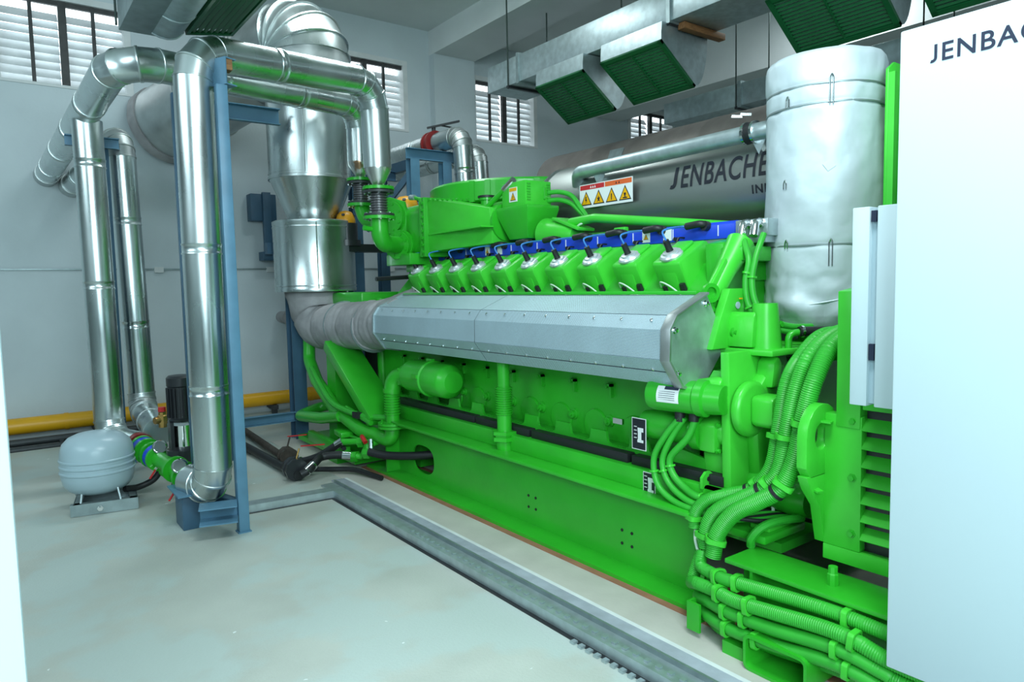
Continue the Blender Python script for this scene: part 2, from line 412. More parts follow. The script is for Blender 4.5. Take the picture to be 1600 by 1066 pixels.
# --- trench pipes, yellow gas pipe
g = G(); g.tube([(-3.9, 9.1, .20), (6.3, 9.1, .20)], .088, 20)
yp = thing('gas_pipe', 'long yellow gas pipe running low along the back wall', 'pipe', (1, 9.1, .1))
part('pipe_run', g, YELLOW, yp)
for x in (.62, 3.4):
    g = G(); g.lathe([(-.02, .088), (-.02, .094), (.02, .094), (.02, .088)], (x, 9.1, .2), (1, 0, 0), 20); part('weld_collar', g, YELLOW, yp)
for x in (-1.2, .9, 2.9, 5):
    g = G(); g.box(x-.03, x+.03, 9.0, WY, .06, .115); g.box(x-.03, x+.03, 9.05, 9.11, -.49 if x < 2.4 else 0, .06); part('bracket', g, DARKP, yp)
for q, (y, z, r, lab) in enumerate([(8.95, .045, .040, 'upper black pipe lying in the floor trench under the yellow gas pipe'), (8.82, -.01, .034, 'second black pipe lying in the floor trench a little below the first'),
                       (9.12, -.16, .04, 'lowest black pipe deep in the floor trench nearest the wall')]):
    g = G(); g.tube([(-3.9, y, z), (2.38, y, z)], r, 12)
    t = thing('trench_pipe', lab, 'pipe', (0, y, z-.05)); part('pipe_run', g, DARKP, t)
    for x in (-1, .55, 2.0):
        g = G(); g.box(x-.02, x+.02, y-r-.01, y+r+.01, -.49, z); part('cradle', g, DARKP, t)

# --- engine plinth, mortar strip and floor channel
g = G(); g.box(2.30, 5.0, -3.1, 7.4, 0, .004); struct('trim_5', g, PLINTH)
g = G()
g.prism([(0, 0), (.112, 0), (.112, .0065), (.0, .012)], (2.2, -3.0, 0), (1, 0, 0), (0, 0, 1), (0, 8.5, 0)); struct('trim_6', g, MORTAR)
g = G(); g.box(2.312, 2.336, -3.0, 5.5, 0, .0075); struct('trim_8', g, REVEAL)
ch = thing('floor_channel', 'long galvanised cable channel set in the floor beside the green skid', 'channel', (2.08, 1.2, 0))
g = G(); g.box(2.03, 2.036, -2.9, 5.05, 0, .055); part('side_plate', g, GALV, ch)
g = G(); g.box(2.036, 2.075, -2.9, 5.05, .046, .052); part('top_lip', g, GALV, ch)
g = G(); g.box(2.075, 2.2, -2.9, 5.42, .002, .012); part('channel_bed', g, GALV, ch)
g = G(); g.box(2.186, 2.20, -2.9, 5.42, .0, .034); part('back_plate', g, GALVD, ch)
g = G(); g.box(2.005, 2.03, -2.9, 5.05, .0005, .003); part('floor_gap', g, BLACK, ch, label='dark gap between channel and floor')
sl = None
for k in range(44):
    y = 1.2+k*.062
    if sl is None:
        g = G(); g.box(2.06, 2.082, y, y+.022, .0525, .060); sl = part('tab', g, GALV, ch)
    else: dup(sl, (0, k*.062, 0))
for k in range(22):
    if k == 0:
        g = G(); g.box(1.985, 2.012, 1.2, 1.225, .001, .012); tb = part('floor_clip', g, GALV, ch)
    else: dup(tb, (0, k*.05, 0))
c2 = thing('floor_channel', 'short galvanised cable channel running left under the blue stand', 'channel', (1.7, 5.1, 0))
def yz_x(g, x0, x1, y0, y1, z0, z1): g.ob(((x0+x1)/2, 0, 0), (1, 0, 0), (0, 1, 0), (0, 0, 1), 1, 1, 1)
P0, P1 = V((2.03, 5.05, 0)), V((1.22, 5.12, 0)); d = (P1-P0).normalized(); s_ = V((-d.y, d.x, 0))*-1
if s_.y < 0: s_ = -s_
g = G(); g.bar(P0+V((0, 0, .028)), P1+V((0, 0, .028)), .006, .055); part('side_plate', g, GALV, c2)
g = G(); g.bar(P0+s_*.06+V((0, 0, .05)), P1+s_*.06+V((0, 0, .05)), .12, .006); part('top_plate', g, GALV, c2)
g = G(); g.bar(P0+s_*.17+V((0, 0, .012)), P1+s_*.17+V((0, 0, .012)), .09, .02); part('back_plate', g, GALVD, c2)
g = G(); g.bar(P0-s_*.014+V((0, 0, .002)), P1-s_*.014+V((0, 0, .002)), .025, .003); part('floor_gap', g, BLACK, c2)

# --- wall box, junction pipe stub
t = thing('wall_box', 'dark square box on a bent steel arm fixed to the back wall', 'box', (2.9, 9.2, 2.2))
g = G(); g.box(2.74, 3.06, 9.12, 9.3, 2.48, 2.82); part('box_body', g, BLUED, t, .006)
g = G(); g.box(2.88, 2.98, 9.08, 9.14, 2.05, 2.84); part('arm', g, BLUED, t, .004)
g = G(); g.box(2.86, 3.3, 9.1, 9.29, 1.98, 2.09); part('lower_arm', g, BLUED, t, .004)
t = thing('pipe_stub', 'short grey capped pipe stub sticking out of the wall below the exhaust stack', 'pipe', (3.1, 9.3, 1.2))
g = G(); g.cyl((3.12, 9.3, 1.24), (3.12, 9.02, 1.24), .075, 18); part('stub', g, LAG, t)
g = G(); g.lathe([(0, .09), (.06, .09), (.06, .07)], (3.12, 9.0, 1.24), (0, 1, 0), 18); part('cap', g, LAG, t)

# ================================================================== foil-clad pipes
R1 = .114
t = thing('insulated_pipe', 'nearest foil-clad pipe, standing before the blue post and bent over to the engine', 'pipe', (1.13, 4.85, .15))
clad(t, [(1.06, 5.17, .29), (1.13, 4.86, .29), (1.137, 4.86, 3.12), (2.73, 5.55, 3.33), (2.75, 5.56, 2.62)], .118, 1.75, 3, FOIL, .92, FOIL, first=.55)
g = G(); g.lathe([(0, .112), (.03, .112), (.14, .055), (.16, .05)], (2.75, 5.56, 2.63), (0, 0, -1), 26); part('end_cone', g, FOILR, t, smooth=50, label='rust-stained cone at the foot of the down pipe')
t = thing('insulated_pipe', 'foil-clad pipe coming out of the wall at upper left, running behind the nearest pipe', 'pipe', (.76, 6.7, .2))
clad(t, [(.605, WY, 2.90), (.79, 5.32, 3.14), (2.92, 6.28, 3.32), (2.93, 6.30, 2.80)], .114, 1.75, 3, FOIL, .8, first=.62)
g = G(); g.lathe([(0, .110), (.03, .11), (.13, .05), (.15, .045)], (2.93, 6.30, 2.80), (0, 0, -1), 26); part('end_cone', g, FOILR, t, smooth=50, label='rust-stained cone at the foot of the down pipe')
g = G(); g.lathe([(-.03, .114), (-.03, .12), (.14, .12), (.14, .114)], (.605, WY-.03, 2.90), (.046, -1, .06), 24); part('wall_collar', g, FOILD, t)
t = thing('insulated_pipe', 'left foil-clad pipe dropping to the floor behind the grey tank', 'pipe', (.76, 6.7, .2))
clad(t, [(.735, 6.66, 2.99), (.752, 6.66, .38), (.90, 6.22, .38)], .112, 1.5, 3, FOIL, .98, first=.35)
t = thing('insulated_pipe', 'second foil-clad pipe from the left, its elbow bent back into the wall', 'pipe', (1.07, 7.1, .2))
clad(t, [(.83, WY, 2.80), (1.03, 7.1, 2.98), (1.075, 7.1, .52), (1.06, 6.6, .50), (1.04, 6.2, .47)], .112, 1.6, 4, FOIL, .92, FOILD, first=.6)
g = G(); g.lathe([(-.03, .112), (-.03, .12), (.14, .12), (.14, .112)], (.83, WY-.03, 2.80), (.09, -1, .08), 24); part('wall_collar', g, FOILD, t)

# pair behind the engine with the red valve
t = thing('insulated_pipe', 'foil-clad drop pipe with a red valve at its elbow, behind the engine', 'pipe', (4.66, 7.1, 1.8))
clad(t, [(4.5, WY, 3.33), (4.58, 7.78, 3.36)], .13, 1.3, 3, FOIL, .8, FOILD)
clad(t, [(4.585, 7.58, 3.37), (4.62, 7.1, 3.38), (4.66, 7.02, 1.85)], .12, 1.3, 4, FOIL, .55, FOILD)
g = G(); g.lathe([(0, .10), (0, .16), (.03, .16), (.03, .145), (.10, .145), (.10, .16), (.13, .16), (.13, .1)], (4.582, 7.75, 3.365), (.0, -1, 0), 24); v = part('valve_body', g, DRED, t, label='dark red butterfly valve body')
g = G(); g.cyl((4.582, 7.68, 3.5), (4.582, 7.68, 3.58), .025, 12); g.bar((4.50, 7.70, 3.56), (4.88, 7.55, 3.66), .04, .022); g.bar((4.66, 7.64, 3.60), (4.85, 7.62, 3.585), .02, .015); part('lever', g, BLACKP, v, label='black lever handle')
t = thing('insulated_pipe', 'foil-clad drop pipe behind the engine, further from the red valve', 'pipe', (5.1, 7.35, 1.8))
clad(t, [(4.98, WY, 3.26), (5.08, 7.45, 3.28), (5.1, 7.35, 1.85)], .12, 1.3, 4, FOIL, .55, FOILD)

# ================================================================== exhaust stack and duct
t = thing('exhaust_stack', 'big shiny exhaust stack, cylinder over a cone, at the far end of the engine', 'exhaust stack', (2.8, 7.2, 1.55))
sx, sy2 = 2.80, 7.2
g = G(); g.lathe([(0, .40), (0, .415), (.03, .42), (.04, .415), (.68, .415), (.69, .42), (.72, .42), (.73, .40), (.735, .25)], (sx, sy2, 1.575), n=56,
                 fn=lambda t_, a: 1+.010*math.exp(-((t_-.35)/.22)**2)*math.sin(3*a+.5)); part('lower_drum', g, FOIL, t, smooth=40)
for z_ in (1.635, 2.235, 2.78):
    g = G(); rr_ = .4285 if z_ > 2.5 else .4175; g.lathe([(-.005, rr_-.01), (-.005, rr_+.004), (.005, rr_+.004), (.005, rr_-.01)], (sx, sy2, z_), n=56); part('bead', g, FOIL, t)
g = G(); g.bar((sx-.13, sy2-.398, 1.60), (sx-.13, sy2-.398, 2.27), .02, .008, (1, 0, 0)); part('seam', g, FOIL, t)
for k in range(9):
    g = G(); g.lathe([(0, .006), (.006, .006), (.008, .001)], (sx-.13, sy2-.40, 1.65+k*.07), (-.3, -1, 0), 8); part('rivet', g, FOILD, t)
g = G(); g.lathe([(0, .245), (.41, .415), (.43, .428)], (sx, sy2, 2.30), n=56); part('cone', g, FOIL, t, smooth=40)
g = G(); g.lathe([(0, .42), (.0, .437), (.025, .437), (.03, .428), (.98, .428), (.985, .437), (1.01, .437), (1.01, .42)], (sx, sy2, 2.72), n=56); part('upper_drum', g, FOIL, t, smooth=40)
for s_ in (-1, 1):
    g = G(); g.bar((sx-.20+s_*.012, sy2-.38, 2.76), (sx-.20+s_*.012, sy2-.38, 3.70), .010, .006, (1, 0, 0)); part('seam', g, FOIL, t)
clad(t, [(sx, sy2, 3.72), (sx, sy2, 4.17), (1.80, WY, 3.55)], .43, .62, 5, FOILD, .9, FOIL, 56, first=.5)
g = G(); g.lathe([(0, .43), (0, .445), (.12, .445), (.12, .43)], (1.855, WY-.12, 3.585), (-.42, .88, -.26), 40, fn=lambda t_, a: 1+.02*noise.noise((math.cos(a)*3, math.sin(a)*3, t_*9))); part('wall_collar', g, LAG, t, label='rough plastered collar where the duct enters the wall')

# fabric lagging elbow
def lag(g, path, r, n=36, amp=.05, sc=6, pinch=()):
    P = resample([V(p) for p in path], .025); m = len(P)
    t_ = [(P[min(i+1, m-1)]-P[max(i-1, 0)]).normalized() for i in range(m)]
    a = V((1, 0, 0)) if abs(t_[0].x) < .9 else V((0, 1, 0)); u = t_[0].cross(a).normalized(); R = []; L = 0
    for i in range(m):
        if i:
            u = t_[i-1].rotation_difference(t_[i]) @ u; u = (u-t_[i]*u.dot(t_[i])).normalized(); L += (P[i]-P[i-1]).length
        v = t_[i].cross(u); ring = []
        rr = r(L) if callable(r) else r
        for q in pinch: rr *= 1-.07*math.exp(-((L-q)/.018)**2)
        for j in range(n):
            d = u*math.cos(2*PI*j/n)+v*math.sin(2*PI*j/n); p = P[i]+d*rr
            k = 1+amp*noise.noise((p.x*sc, p.y*sc, p.z*sc))+amp*.5*noise.noise((p.x*sc*3, p.y*sc*3, p.z*sc*3))
            ring.append(P[i]+d*rr*k)
        R.append(ring)
    return g.rings(R)
t = thing('lagged_elbow', 'grey fabric-wrapped exhaust elbow under the shiny stack', 'exhaust elbow', (2.8, 6.6, 1.1))
g = G(); lag(g, arc_path([(2.80, 7.2, 1.60), (2.80, 7.15, 1.20), (2.80, 6.45, 1.23)], .33, 10), lambda L: .32-.09*min(1, L/.55), pinch=(.30, .62)); part('elbow_wrap', g, LAG, t, smooth=80)
g = G(); lag(g, [(2.80, 6.52, 1.23), (2.80, 5.80, 1.26)], .228, amp=.04, pinch=(.3,)); part('sleeve_wrap', g, LAG, t, smooth=80)
g = G(); lag(g, [(2.80, 5.85, 1.26), (2.80, 5.28, 1.29)], .22, amp=.06, sc=8, pinch=(.12, .3)); part('collar_wrap', g, LAG, t, smooth=80)
for y in (6.47, 5.83):
    g = G(); g.lathe([(-.006, .22), (-.006, .234), (.006, .234), (.006, .22)], (2.8, y, 1.245), (0, 1, 0), 36); part('strap', g, GALVD, t)
t = thing('lagged_pipe', 'grey fabric-wrapped pipe slanting up behind the perforated shroud', 'exhaust pipe', (3.2, 5.9, 1.4))
g = G(); lag(g, [(2.9, 6.35, 1.22), (3.15, 5.7, 1.42), (3.45, 5.35, 1.62)], .17, amp=.06); part('wrap', g, LAG, t, smooth=80)

# ================================================================== blue steel stands
def post(root, x, y, z0, z1, a=.09, m=BLUE, plate=True):
    g = G(); g.box(x-a/2, x+a/2, y-a/2, y+a/2, z0, z1); part('post', g, m, root, .005)
    if plate and z0 == 0:
        g = G(); g.box(x-a*.62, x+a*.62, y-a*.62, y+a*.62, 0, .008); part('base_plate', g, m, root)
def chan(g, p0, p1, h=.10, d=.05, tk=.008, up=(0, 0, 1)):
    p0, p1 = V(p0), V(p1); dd = (p1-p0).normalized(); s = dd.cross(V(up)).normalized(); u = V(up)
    g.bar(p0, p1, tk, h, up); g.bar(p0+s*d/2+u*(h/2-tk/2), p1+s*d/2+u*(h/2-tk/2), d, tk, up); g.bar(p0+s*d/2-u*(h/2-tk/2), p1+s*d/2-u*(h/2-tk/2), d, tk, up)
t = thing('pipe_stand', 'tall blue steel stand holding up the nearest foil pipe', 'stand', (1.2, 4.9, 0))
post(t, 1.270, 4.735, 0, 2.90, .068)
g = G(); chan(g, (1.30, 4.70, 2.99), (1.17, 4.98, 2.99), .17, .08, .008); part('saddle', g, BLUE, t)
g = G(); g.box(1.30, 1.345, 4.72, 4.80, 3.0, 3.07); part('packing_block', g, WOOD, t, label='rusty brown packing block under the pipe')
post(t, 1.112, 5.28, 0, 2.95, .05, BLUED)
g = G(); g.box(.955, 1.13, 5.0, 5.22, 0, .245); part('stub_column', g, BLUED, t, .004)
g = G(); g.box(.92, 1.16, 4.93, 5.28, .245, .257); part('cap_plate', g, BLUE, t)
g = G(); chan(g, (1.02, 4.80, .17), (1.24, 4.74, .17), .11, .16, .008, (0, 0, 1)); part('low_channel', g, BLUE, t)
g = G(); chan(g, (1.135, 5.26, .17), (1.26, 4.80, .17), .09, .05); part('low_channel', g, BLUED, t)
t = thing('pipe_stand', 'slim blue post with a short arm between the two left foil pipes', 'stand', (.92, 7.0, 0))
post(t, .885, 6.98, 0, 2.83, .06, BLUED)
g = G(); chan(g, (.60, 6.98, 2.88), (1.0, 6.98, 2.88), .09, .05); part('arm', g, BLUE, t)
t = thing('stack_stand', 'blue steel frame carrying the exhaust stack at the far end', 'stand', (2.65, 7.4, 0))
for (x, y, z1) in ((2.62, 7.38, 1.55), (3.42, 7.56, 2.15)):
    g = G(); a = .14
    g.box(x-a/2, x+a/2, y-.08, y-.066, 0, z1); g.box(x-a/2, x+a/2, y+.066, y+.08, 0, z1); g.box(x-.006, x+.006, y-.066, y+.066, 0, z1)
    part('column', g, BLUED, t)
g = G(); chan(g, (1.0, 7.36, .25), (2.56, 7.36, .25), .10, .06); part('low_beam', g, BLUE, t)
g = G(); g.box(.97, 1.03, 7.33, 7.39, 0, .30); part('post', g, BLUE, t)
g = G(); g.box(2.4, 3.42, 7.50, 7.58, 1.98, 2.10); part('cross_beam', g, BLUED, t)
t = thing('duct_stand', 'blue steel trestle under the wide lagged duct by the back wall', 'stand', (1.78, 6.8, 0))
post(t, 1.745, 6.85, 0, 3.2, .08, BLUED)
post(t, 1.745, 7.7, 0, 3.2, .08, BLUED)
g = G(); chan(g, (1.70, 6.85, 3.25), (2.36, 6.85, 3.25), .15, .06); part('top_beam', g, BLUE, t)
g = G(); g.box(1.71, 1.78, 6.85, 7.72, 3.2, 3.3); part('top_beam', g, BLUE, t)
t = thing('pipe_stand', 'blue frame of posts and braces behind the engine below the red valve', 'stand', (4.2, 7.6, 0))
for (x, y) in ((4.17, 7.5), (4.62, 7.5), (4.17, 8.35), (3.62, 7.95)):
    g = G(); a = .12
    g.box(x-a/2, x+a/2, y-.06, y-.05, 0, 3.12); g.box(x-a/2, x+a/2, y+.05, y+.06, 0, 3.12); g.box(x-.005, x+.005, y-.05, y+.05, 0, 3.12)
    part('column', g, BLUE if y == 7.5 else BLUED, t)
g = G(); chan(g, (4.08, 7.5, 3.18), (4.75, 7.5, 3.18), .13, .06); part('top_beam', g, BLUE, t)
g = G(); chan(g, (4.17, 7.5, 3.08), (4.17, 8.45, 3.08), .12, .06); part('top_beam', g, BLUED, t)
g = G(); chan(g, (3.55, 8.0, 2.98), (4.2, 8.0, 2.98), .12, .06); part('top_beam', g, BLUED, t)
g = G(); g.bar((3.75, 7.95, 2.3), (4.17, 7.6, 2.95), .07, .07); part('brace', g, BLUED, t)

# ================================================================== pump line, tank
t = thing('expansion_tank', 'grey blue expansion tank with raised ribs on a dark steel skid', 'tank', (.565, 6.0, 0))
g = G(); pr = []
for z, r in ((.12, .02), (.122, .10), (.135, .16), (.16, .20), (.20, .228), (.25, .24), (.285, .243), (.29, .25), (.30, .25), (.305, .243), (.33, .243), (.335, .25), (.345, .25), (.35, .243), (.375, .243), (.38, .25), (.39, .25), (.395, .243), (.45, .24), (.50, .222), (.54, .185), (.565, .13), (.578, .06), (.58, .001)): pr.append((z, r))
g.lathe(pr, (.585, 6.0, 0), n=40); part('vessel', g, TANK, t, smooth=40)
for (x, y) in ((.44, 5.86), (.70, 5.80), (.72, 6.14), (.47, 6.15)):
    g = G(); g.bar((x, y, .045), (.585+(x-.585)*.85, 6+(y-6)*.85, .17), .035, .01, (1, 0, 0)); part('leg', g, GALV, t)
g = G(); chan(g, (.38, 5.84, .045), (.80, 5.76, .045), .085, -.05); part('skid_rail', g, GALVD, t)
g = G(); chan(g, (.45, 6.2, .045), (.84, 6.12, .045), .085, .05); part('skid_rail', g, GALVD, t)
g = G(); chan(g, (.80, 5.76, .045), (.84, 6.16, .045), .085, -.05); part('skid_rail', g, GALVD, t)
g = G(); chan(g, (.40, 5.83, .045), (.46, 6.2, .045), .085, .05); part('skid_rail', g, GALVD, t)
g = G(); g.hexb((.56, 5.79, .045), (0, -1, 0), .014, .02); part('bolt', g, CHROME, t)
t = thing('rubber_hose', 'dark rubber hose looping from the grey tank up to the ball valve', 'hose', (.9, 6, .1))
g = G(); g.tube(spline([(.74, 5.92, .125), (.84, 5.96, .112), (.95, 5.97, .15), (1.01, 5.96, .24), (1.025, 5.95, .30)], 8), .024, 12); part('hose_body', g, BLACK, t)
g = G(); g.cyl((1.015, 5.955, .26), (1.03, 5.95, .36), .03, 12); part('ferrule', g, CHROME, t)

def flange(g, c, ax, r, th=.024, n=24): g.lathe([(-th/2, .001), (-th/2, r), (th/2, r), (th/2, .001)], c, ax, n)
def bolts(root, c, ax, r, n, br=.010, h=.045, m=CHROME):
    ax = V(ax).normalized(); a = V((0, 0, 1)) if abs(ax.z) < .9 else V((1, 0, 0)); u = ax.cross(a).normalized(); v = ax.cross(u)
    for k in range(n):
        p = V(c)+(u*math.cos(2*PI*(k+.5)/n)+v*math.sin(2*PI*(k+.5)/n))*r-ax*h/2
        g = G(); g.lathe([(0, br*1.2), (h*.25, br*1.2), (h*.25, br*.7), (h*.75, br*.7), (h*.75, br*1.2), (h, br*1.2)], p, ax, 6); part('bolt', g, m, root)
pl = thing('pump_set', 'green and blue flanged valve line with a black upright pump motor', 'pump', (1.0, 5.7, 0))
ax = V((.9, 6.2, .38))-V((1.073, 5.15, .2855)); ax.normalize()
def on(y): return V((.9+(6.2-y)*.165, y, .38-(6.2-y)*.09))
g = G(); g.lathe([(-.03, .05), (-.03, .105), (.03, .105), (.03, .05)], on(6.2), ax, 24); part('valve_ring', g, DRED, pl, label='dark red valve ring')
for y, r, m in ((6.13, .10, GREEN), (6.03, .10, GREEN), (5.92, .10, GREEN), (5.80, .095, GREEN), (5.48, .095, GREEN), (5.30, .10, GREEN), (5.22, .10, GREEN)):
    g = G(); flange(g, on(y), ax, r, .03); f = part('flange', g, m, pl)
for y in (6.08, 5.84):
    g = G(); g.lathe([(-.035, .06), (-.035, .094), (.035, .094), (.035, .06)], on(y), ax, 24); part('gasket_ring', g, IGN, pl, label='blue flexible joint ring')
g = G(); g.tube([on(6.15), on(5.2)], .06, 16); part('pipe_run', g, GREEN, pl)
g = G(); g.tube([on(5.3)+V((-.01, 0, 0)), on(5.14)], .07, 16); part('elbow', g, GREEN, pl)
bolts(pl, on(6.10), ax, .08, 6); bolts(pl, on(5.87), ax, .08, 6); bolts(pl, on(5.26), ax, .08, 6)
pc = on(5.67)+V((.13, .0, .03))
g = G(); g.lathe([(-.22, .10), (-.20, .10), (-.20, .075), (-.08, .075), (-.06, .12), (.06, .12), (.08, .07)], pc, n=24); part('volute', g, BLACKP, pl)
g = G(); g.lathe([(.08, .06), (.24, .06)], pc, n=20); part('shaft_housing', g, CHROME, pl)
for s_ in (-.08, .08):
    g = G(); g.box(pc.x+s_-.012, pc.x+s_+.012, pc.y-.05, pc.y+.05, pc.z+.05, pc.z+.27); part('bracket', g, BLACKP, pl)
mo = pc+V((0, 0, .27))
g = G(); g.lathe([(0, .085), (.02, .095), (.03, .085), (.26, .085), (.27, .095), (.33, .095), (.345, .08), (.35, .001)], mo, n=24); mot = part('motor', g, BLACKP, pl, label='black finned electric motor')
for k in range(20):
    a = 2*PI*k/20; g = G(); c = mo+V((math.cos(a)*.09, math.sin(a)*.09, .145))
    g.ob(c, (math.cos(a), math.sin(a), 0), (-math.sin(a), math.cos(a), 0), (0, 0, 1), .022, .006, .22); part('cooling_fin', g, BLACKP, mot)
for (y, dx) in ((5.93, .03), (5.40, -.03)):
    p = on(y)+V((dx, -.15, .08)); 
    g = G(); g.lathe([(-.03, .001), (-.03, .05), (.02, .052), (.03, .047), (.03, .04), (.022, .04), (.022, .001)], p, (-.35, -.93, .1), 24); part('gauge', g, CHROME, pl, label='chrome pressure gauge')
    g = G(); g.cyl(p-V((0, 0, .05)), p-V((0, 0, .16)), .014, 10); part('gauge_stem', g, BRASS, pl)
    g = G(); g.tube(arc_path([p-V((0, 0, .15)), p-V((0, 0, .22)), p+V((.09, .04, -.22))], .04, 5), .02, 12); part('drain_elbow', g, GREEN, pl)
    g = G(); g.bar(p+V((-.02, -.02, -.13)), p+V((-.09, -.05, -.22)), .016, .006); part('lever', g, RED, pl, label='red lever handle')
    g = G(); g.bar(p+V((-.0, -.02, -.11)), p+V((-.05, -.035, -.16)), .02, .012); part('valve_stem', g, CHROME, pl)
g = G(); g.lathe([(0, .03), (.03, .03), (.03, .038), (.09, .038), (.10, .028), (.12, .028)], (1.045, 6.02, .54), n=8); v = part('ball_valve', g, BRASS, pl, label='brass relief valve')
g = G(); g.cyl((1.045, 6.02, .60), (.985, 6.0, .60), .028, 10); part('side_port', g, BRASS, v)
g = G(); g.lathe([(0, .03), (.035, .028), (.035, .001)], (1.045, 6.02, .665), n=10); part('cap', g, RED, v, label='red cap')
g = G(); g.ob((1.15, 5.95, .54), (1, -.25, .0), (.25, 1, 0), (0, 0, 1), .13, .12, .09); part('terminal_box', g, GALV, pl, .008, label='grey terminal box')
g = G(); g.ob((1.17, 5.885, .545), (1, -.25, .0), (.25, 1, 0), (0, 0, 1), .035, .002, .035); part('label_plate', g, PAPER, pl)

# hoses and valves lying on the floor beyond the channel
t = thing('floor_pipe', 'rusty floor pipe with a round valve and red lever, the farther one', 'pipe', (2.1, 6.3, 0))
g = G(); g.tube([(2.22, 8.3, .045), (2.11, 6.45, .05), (2.10, 6.15, .05)], .035, 12); part('pipe_run', g, RUST, t)
g = G(); g.lathe([(-.05, .04), (-.05, .085), (-.02, .085), (-.015, .06), (.03, .06), (.035, .085), (.06, .085), (.06, .04)], (2.105, 6.28, .085), (.05, 1, 0), 10); part('valve_body', g, RUST, t)
g = G(); g.cyl((2.11, 6.3, .16), (2.14, 6.3, .255), .008, 8); part('stem', g, RUST, t)
g = G(); g.bar((2.13, 6.33, .255), (2.27, 6.22, .27), .018, .008); part('lever', g, RED, t, label='red lever')
t = thing('floor_pipe', 'black floor pipe with a round valve and red lever, the nearer one', 'pipe', (1.98, 5.75, 0))
g = G(); g.tube([(1.96, 8.3, .045), (1.985, 6.0, .05), (1.985, 5.68, .055)], .038, 12); part('pipe_run', g, BLACK, t)
g = G(); g.lathe([(-.06, .05), (-.06, .095), (-.02, .095), (-.015, .07), (.03, .07), (.035, .095), (.07, .095), (.07, .05)], (1.985, 5.75, .095), (.05, 1, 0), 10); part('valve_body', g, BLACKP, t)
g = G(); g.cyl((2.0, 5.76, .17), (2.03, 5.76, .26), .008, 8); part('stem', g, BRASS, t)
g = G(); g.bar((2.07, 5.83, .262), (2.24, 5.72, .27), .018, .008); part('lever', g, RED, t, label='red lever')
t = thing('rubber_hose', 'black hose from the nearer floor valve across to the green manifold', 'hose', (2.2, 5.7, 0))
g = G(); g.tube(spline([(1.99, 5.63, .07), (2.06, 5.62, .10), (2.14, 5.68, .14), (2.22, 5.74, .16), (2.33, 5.68, .17), (2.42, 5.62, .16)], 8), .034, 12); part('hose_body', g, BLACK, t)
g = G(); g.cyl((2.03, 5.62, .085), (2.11, 5.655, .125), .040, 12); part('ferrule', g, CHROME, t)
g = G(); g.cyl((2.37, 5.655, .166), (2.43, 5.615, .158), .038, 12); part('ferrule', g, CHROME, t)
t = thing('rubber_hose', 'black hose from the farther floor valve rising to the green pipe end', 'hose', (2.2, 6, 0))
g = G(); g.tube(spline([(2.10, 6.14, .06), (2.18, 6.02, .08), (2.28, 5.92, .13), (2.36, 5.84, .20), (2.42, 5.78, .25)], 8), .034, 12); part('hose_body', g, BLACK, t)
g = G(); g.cyl((2.10, 6.16, .06), (2.15, 6.07, .07), .04, 12); part('ferrule', g, CHROME, t)
g = G(); g.cyl((2.385, 5.82, .222), (2.43, 5.775, .26), .038, 12); part('ferrule', g, CHROME, t)
t = thing('rubber_hose', 'black hose lying on the plinth below the green manifold', 'hose', (2.3, 5.5, 0))
g = G(); g.tube(spline([(2.12, 5.85, .045), (2.28, 5.72, .045), (2.42, 5.55, .05), (2.50, 5.32, .032), (2.52, 5.22, .028)], 8), .022, 10); part('hose_body', g, BLACK, t)
t = thing('rubber_hose', 'black hose going into the oval hole of the green skid beam', 'hose', (2.6, 5.2, .1))
g = G(); g.tube(spline([(2.50, 5.40, .22), (2.60, 5.25, .20), (2.75, 5.0, .22), (2.95, 4.8, .25)], 8), .035, 12); part('hose_body', g, BLACK, t)

# ================================================================== ventilation ducts
def louvre(root, o, u, v, U, Vv, nw, n=15, fr=.042, mid=True, m=LOUV, back=GALVD):
    """louvred face: o corner, u along the slats (length U), v across them (length Vv), nw outward normal"""
    o, u, v, nw = V(o), V(u).normalized(), V(v).normalized(), V(nw).normalized()
    g = G()
    for (c, a, b) in ((o+u*U/2+v*fr/2, U, fr), (o+u*U/2+v*(Vv-fr/2), U, fr), (o+v*Vv/2+u*fr/2, fr, Vv), (o+v*Vv/2+u*(U-fr/2), fr, Vv)):
        g.ob(c, u, v, nw, a, b, .03)
    f = part('louvre_frame', g, m, root)
    if mid:
        g = G(); g.ob(o+u*U/2+v*Vv/2, u, v, nw, .016, Vv-2*fr, .022); part('centre_bar', g, m, f)
    g = G(); g.ob(o+u*U/2+v*Vv/2-nw*.035, u, v, nw, U-.01, Vv-.01, .004); part('back_screen', g, back, f, label='sheet behind the slats')
    first = None; p = (Vv-2*fr)/n
    vt = (v*math.cos(.6)+nw*math.sin(.6)).normalized(); nt = u.cross(vt)
    for k in range(n):
        c = o+u*U/2+v*(fr+p*(k+.5))
        if first is None:
            g = G(); g.ob(c, u, vt, nt, U-2*fr, p*.62, .003); first = part('slat', g, m, f)
        else: dup(first, v*p*k, f)
    return f
def diffuser(name_label, y0, y1, xl=5.2, zt=4.03, group=None):
    t = thing('duct_diffuser', name_label, 'diffuser', (xl+.35, (y0+y1)/2, 3.5))
    tl, br, tr = (xl, 3.865), (xl+.5, 3.515), (xl+.68, zt)
    cur = [(xl+.5+.18*math.sin(a*PI/16), 3.515+(zt-3.515)*(1-math.cos(a*PI/16))) for a in range(1, 9)]
    poly = [(xl+.01, zt), (xl+.0, 3.93), tl, br]+cur
    g = G(); g.xz(poly, y0, y1); part('hood', g, GALV, t)
    L = math.hypot(.5, .35); v = V((.5, 0, -.35))/L; nn = V((-.35, 0, -.5))/L
    louvre(t, V((xl, y0, 3.865))+nn*.012, (0, 1, 0), v, y1-y0, L, nn, 15)
    return t
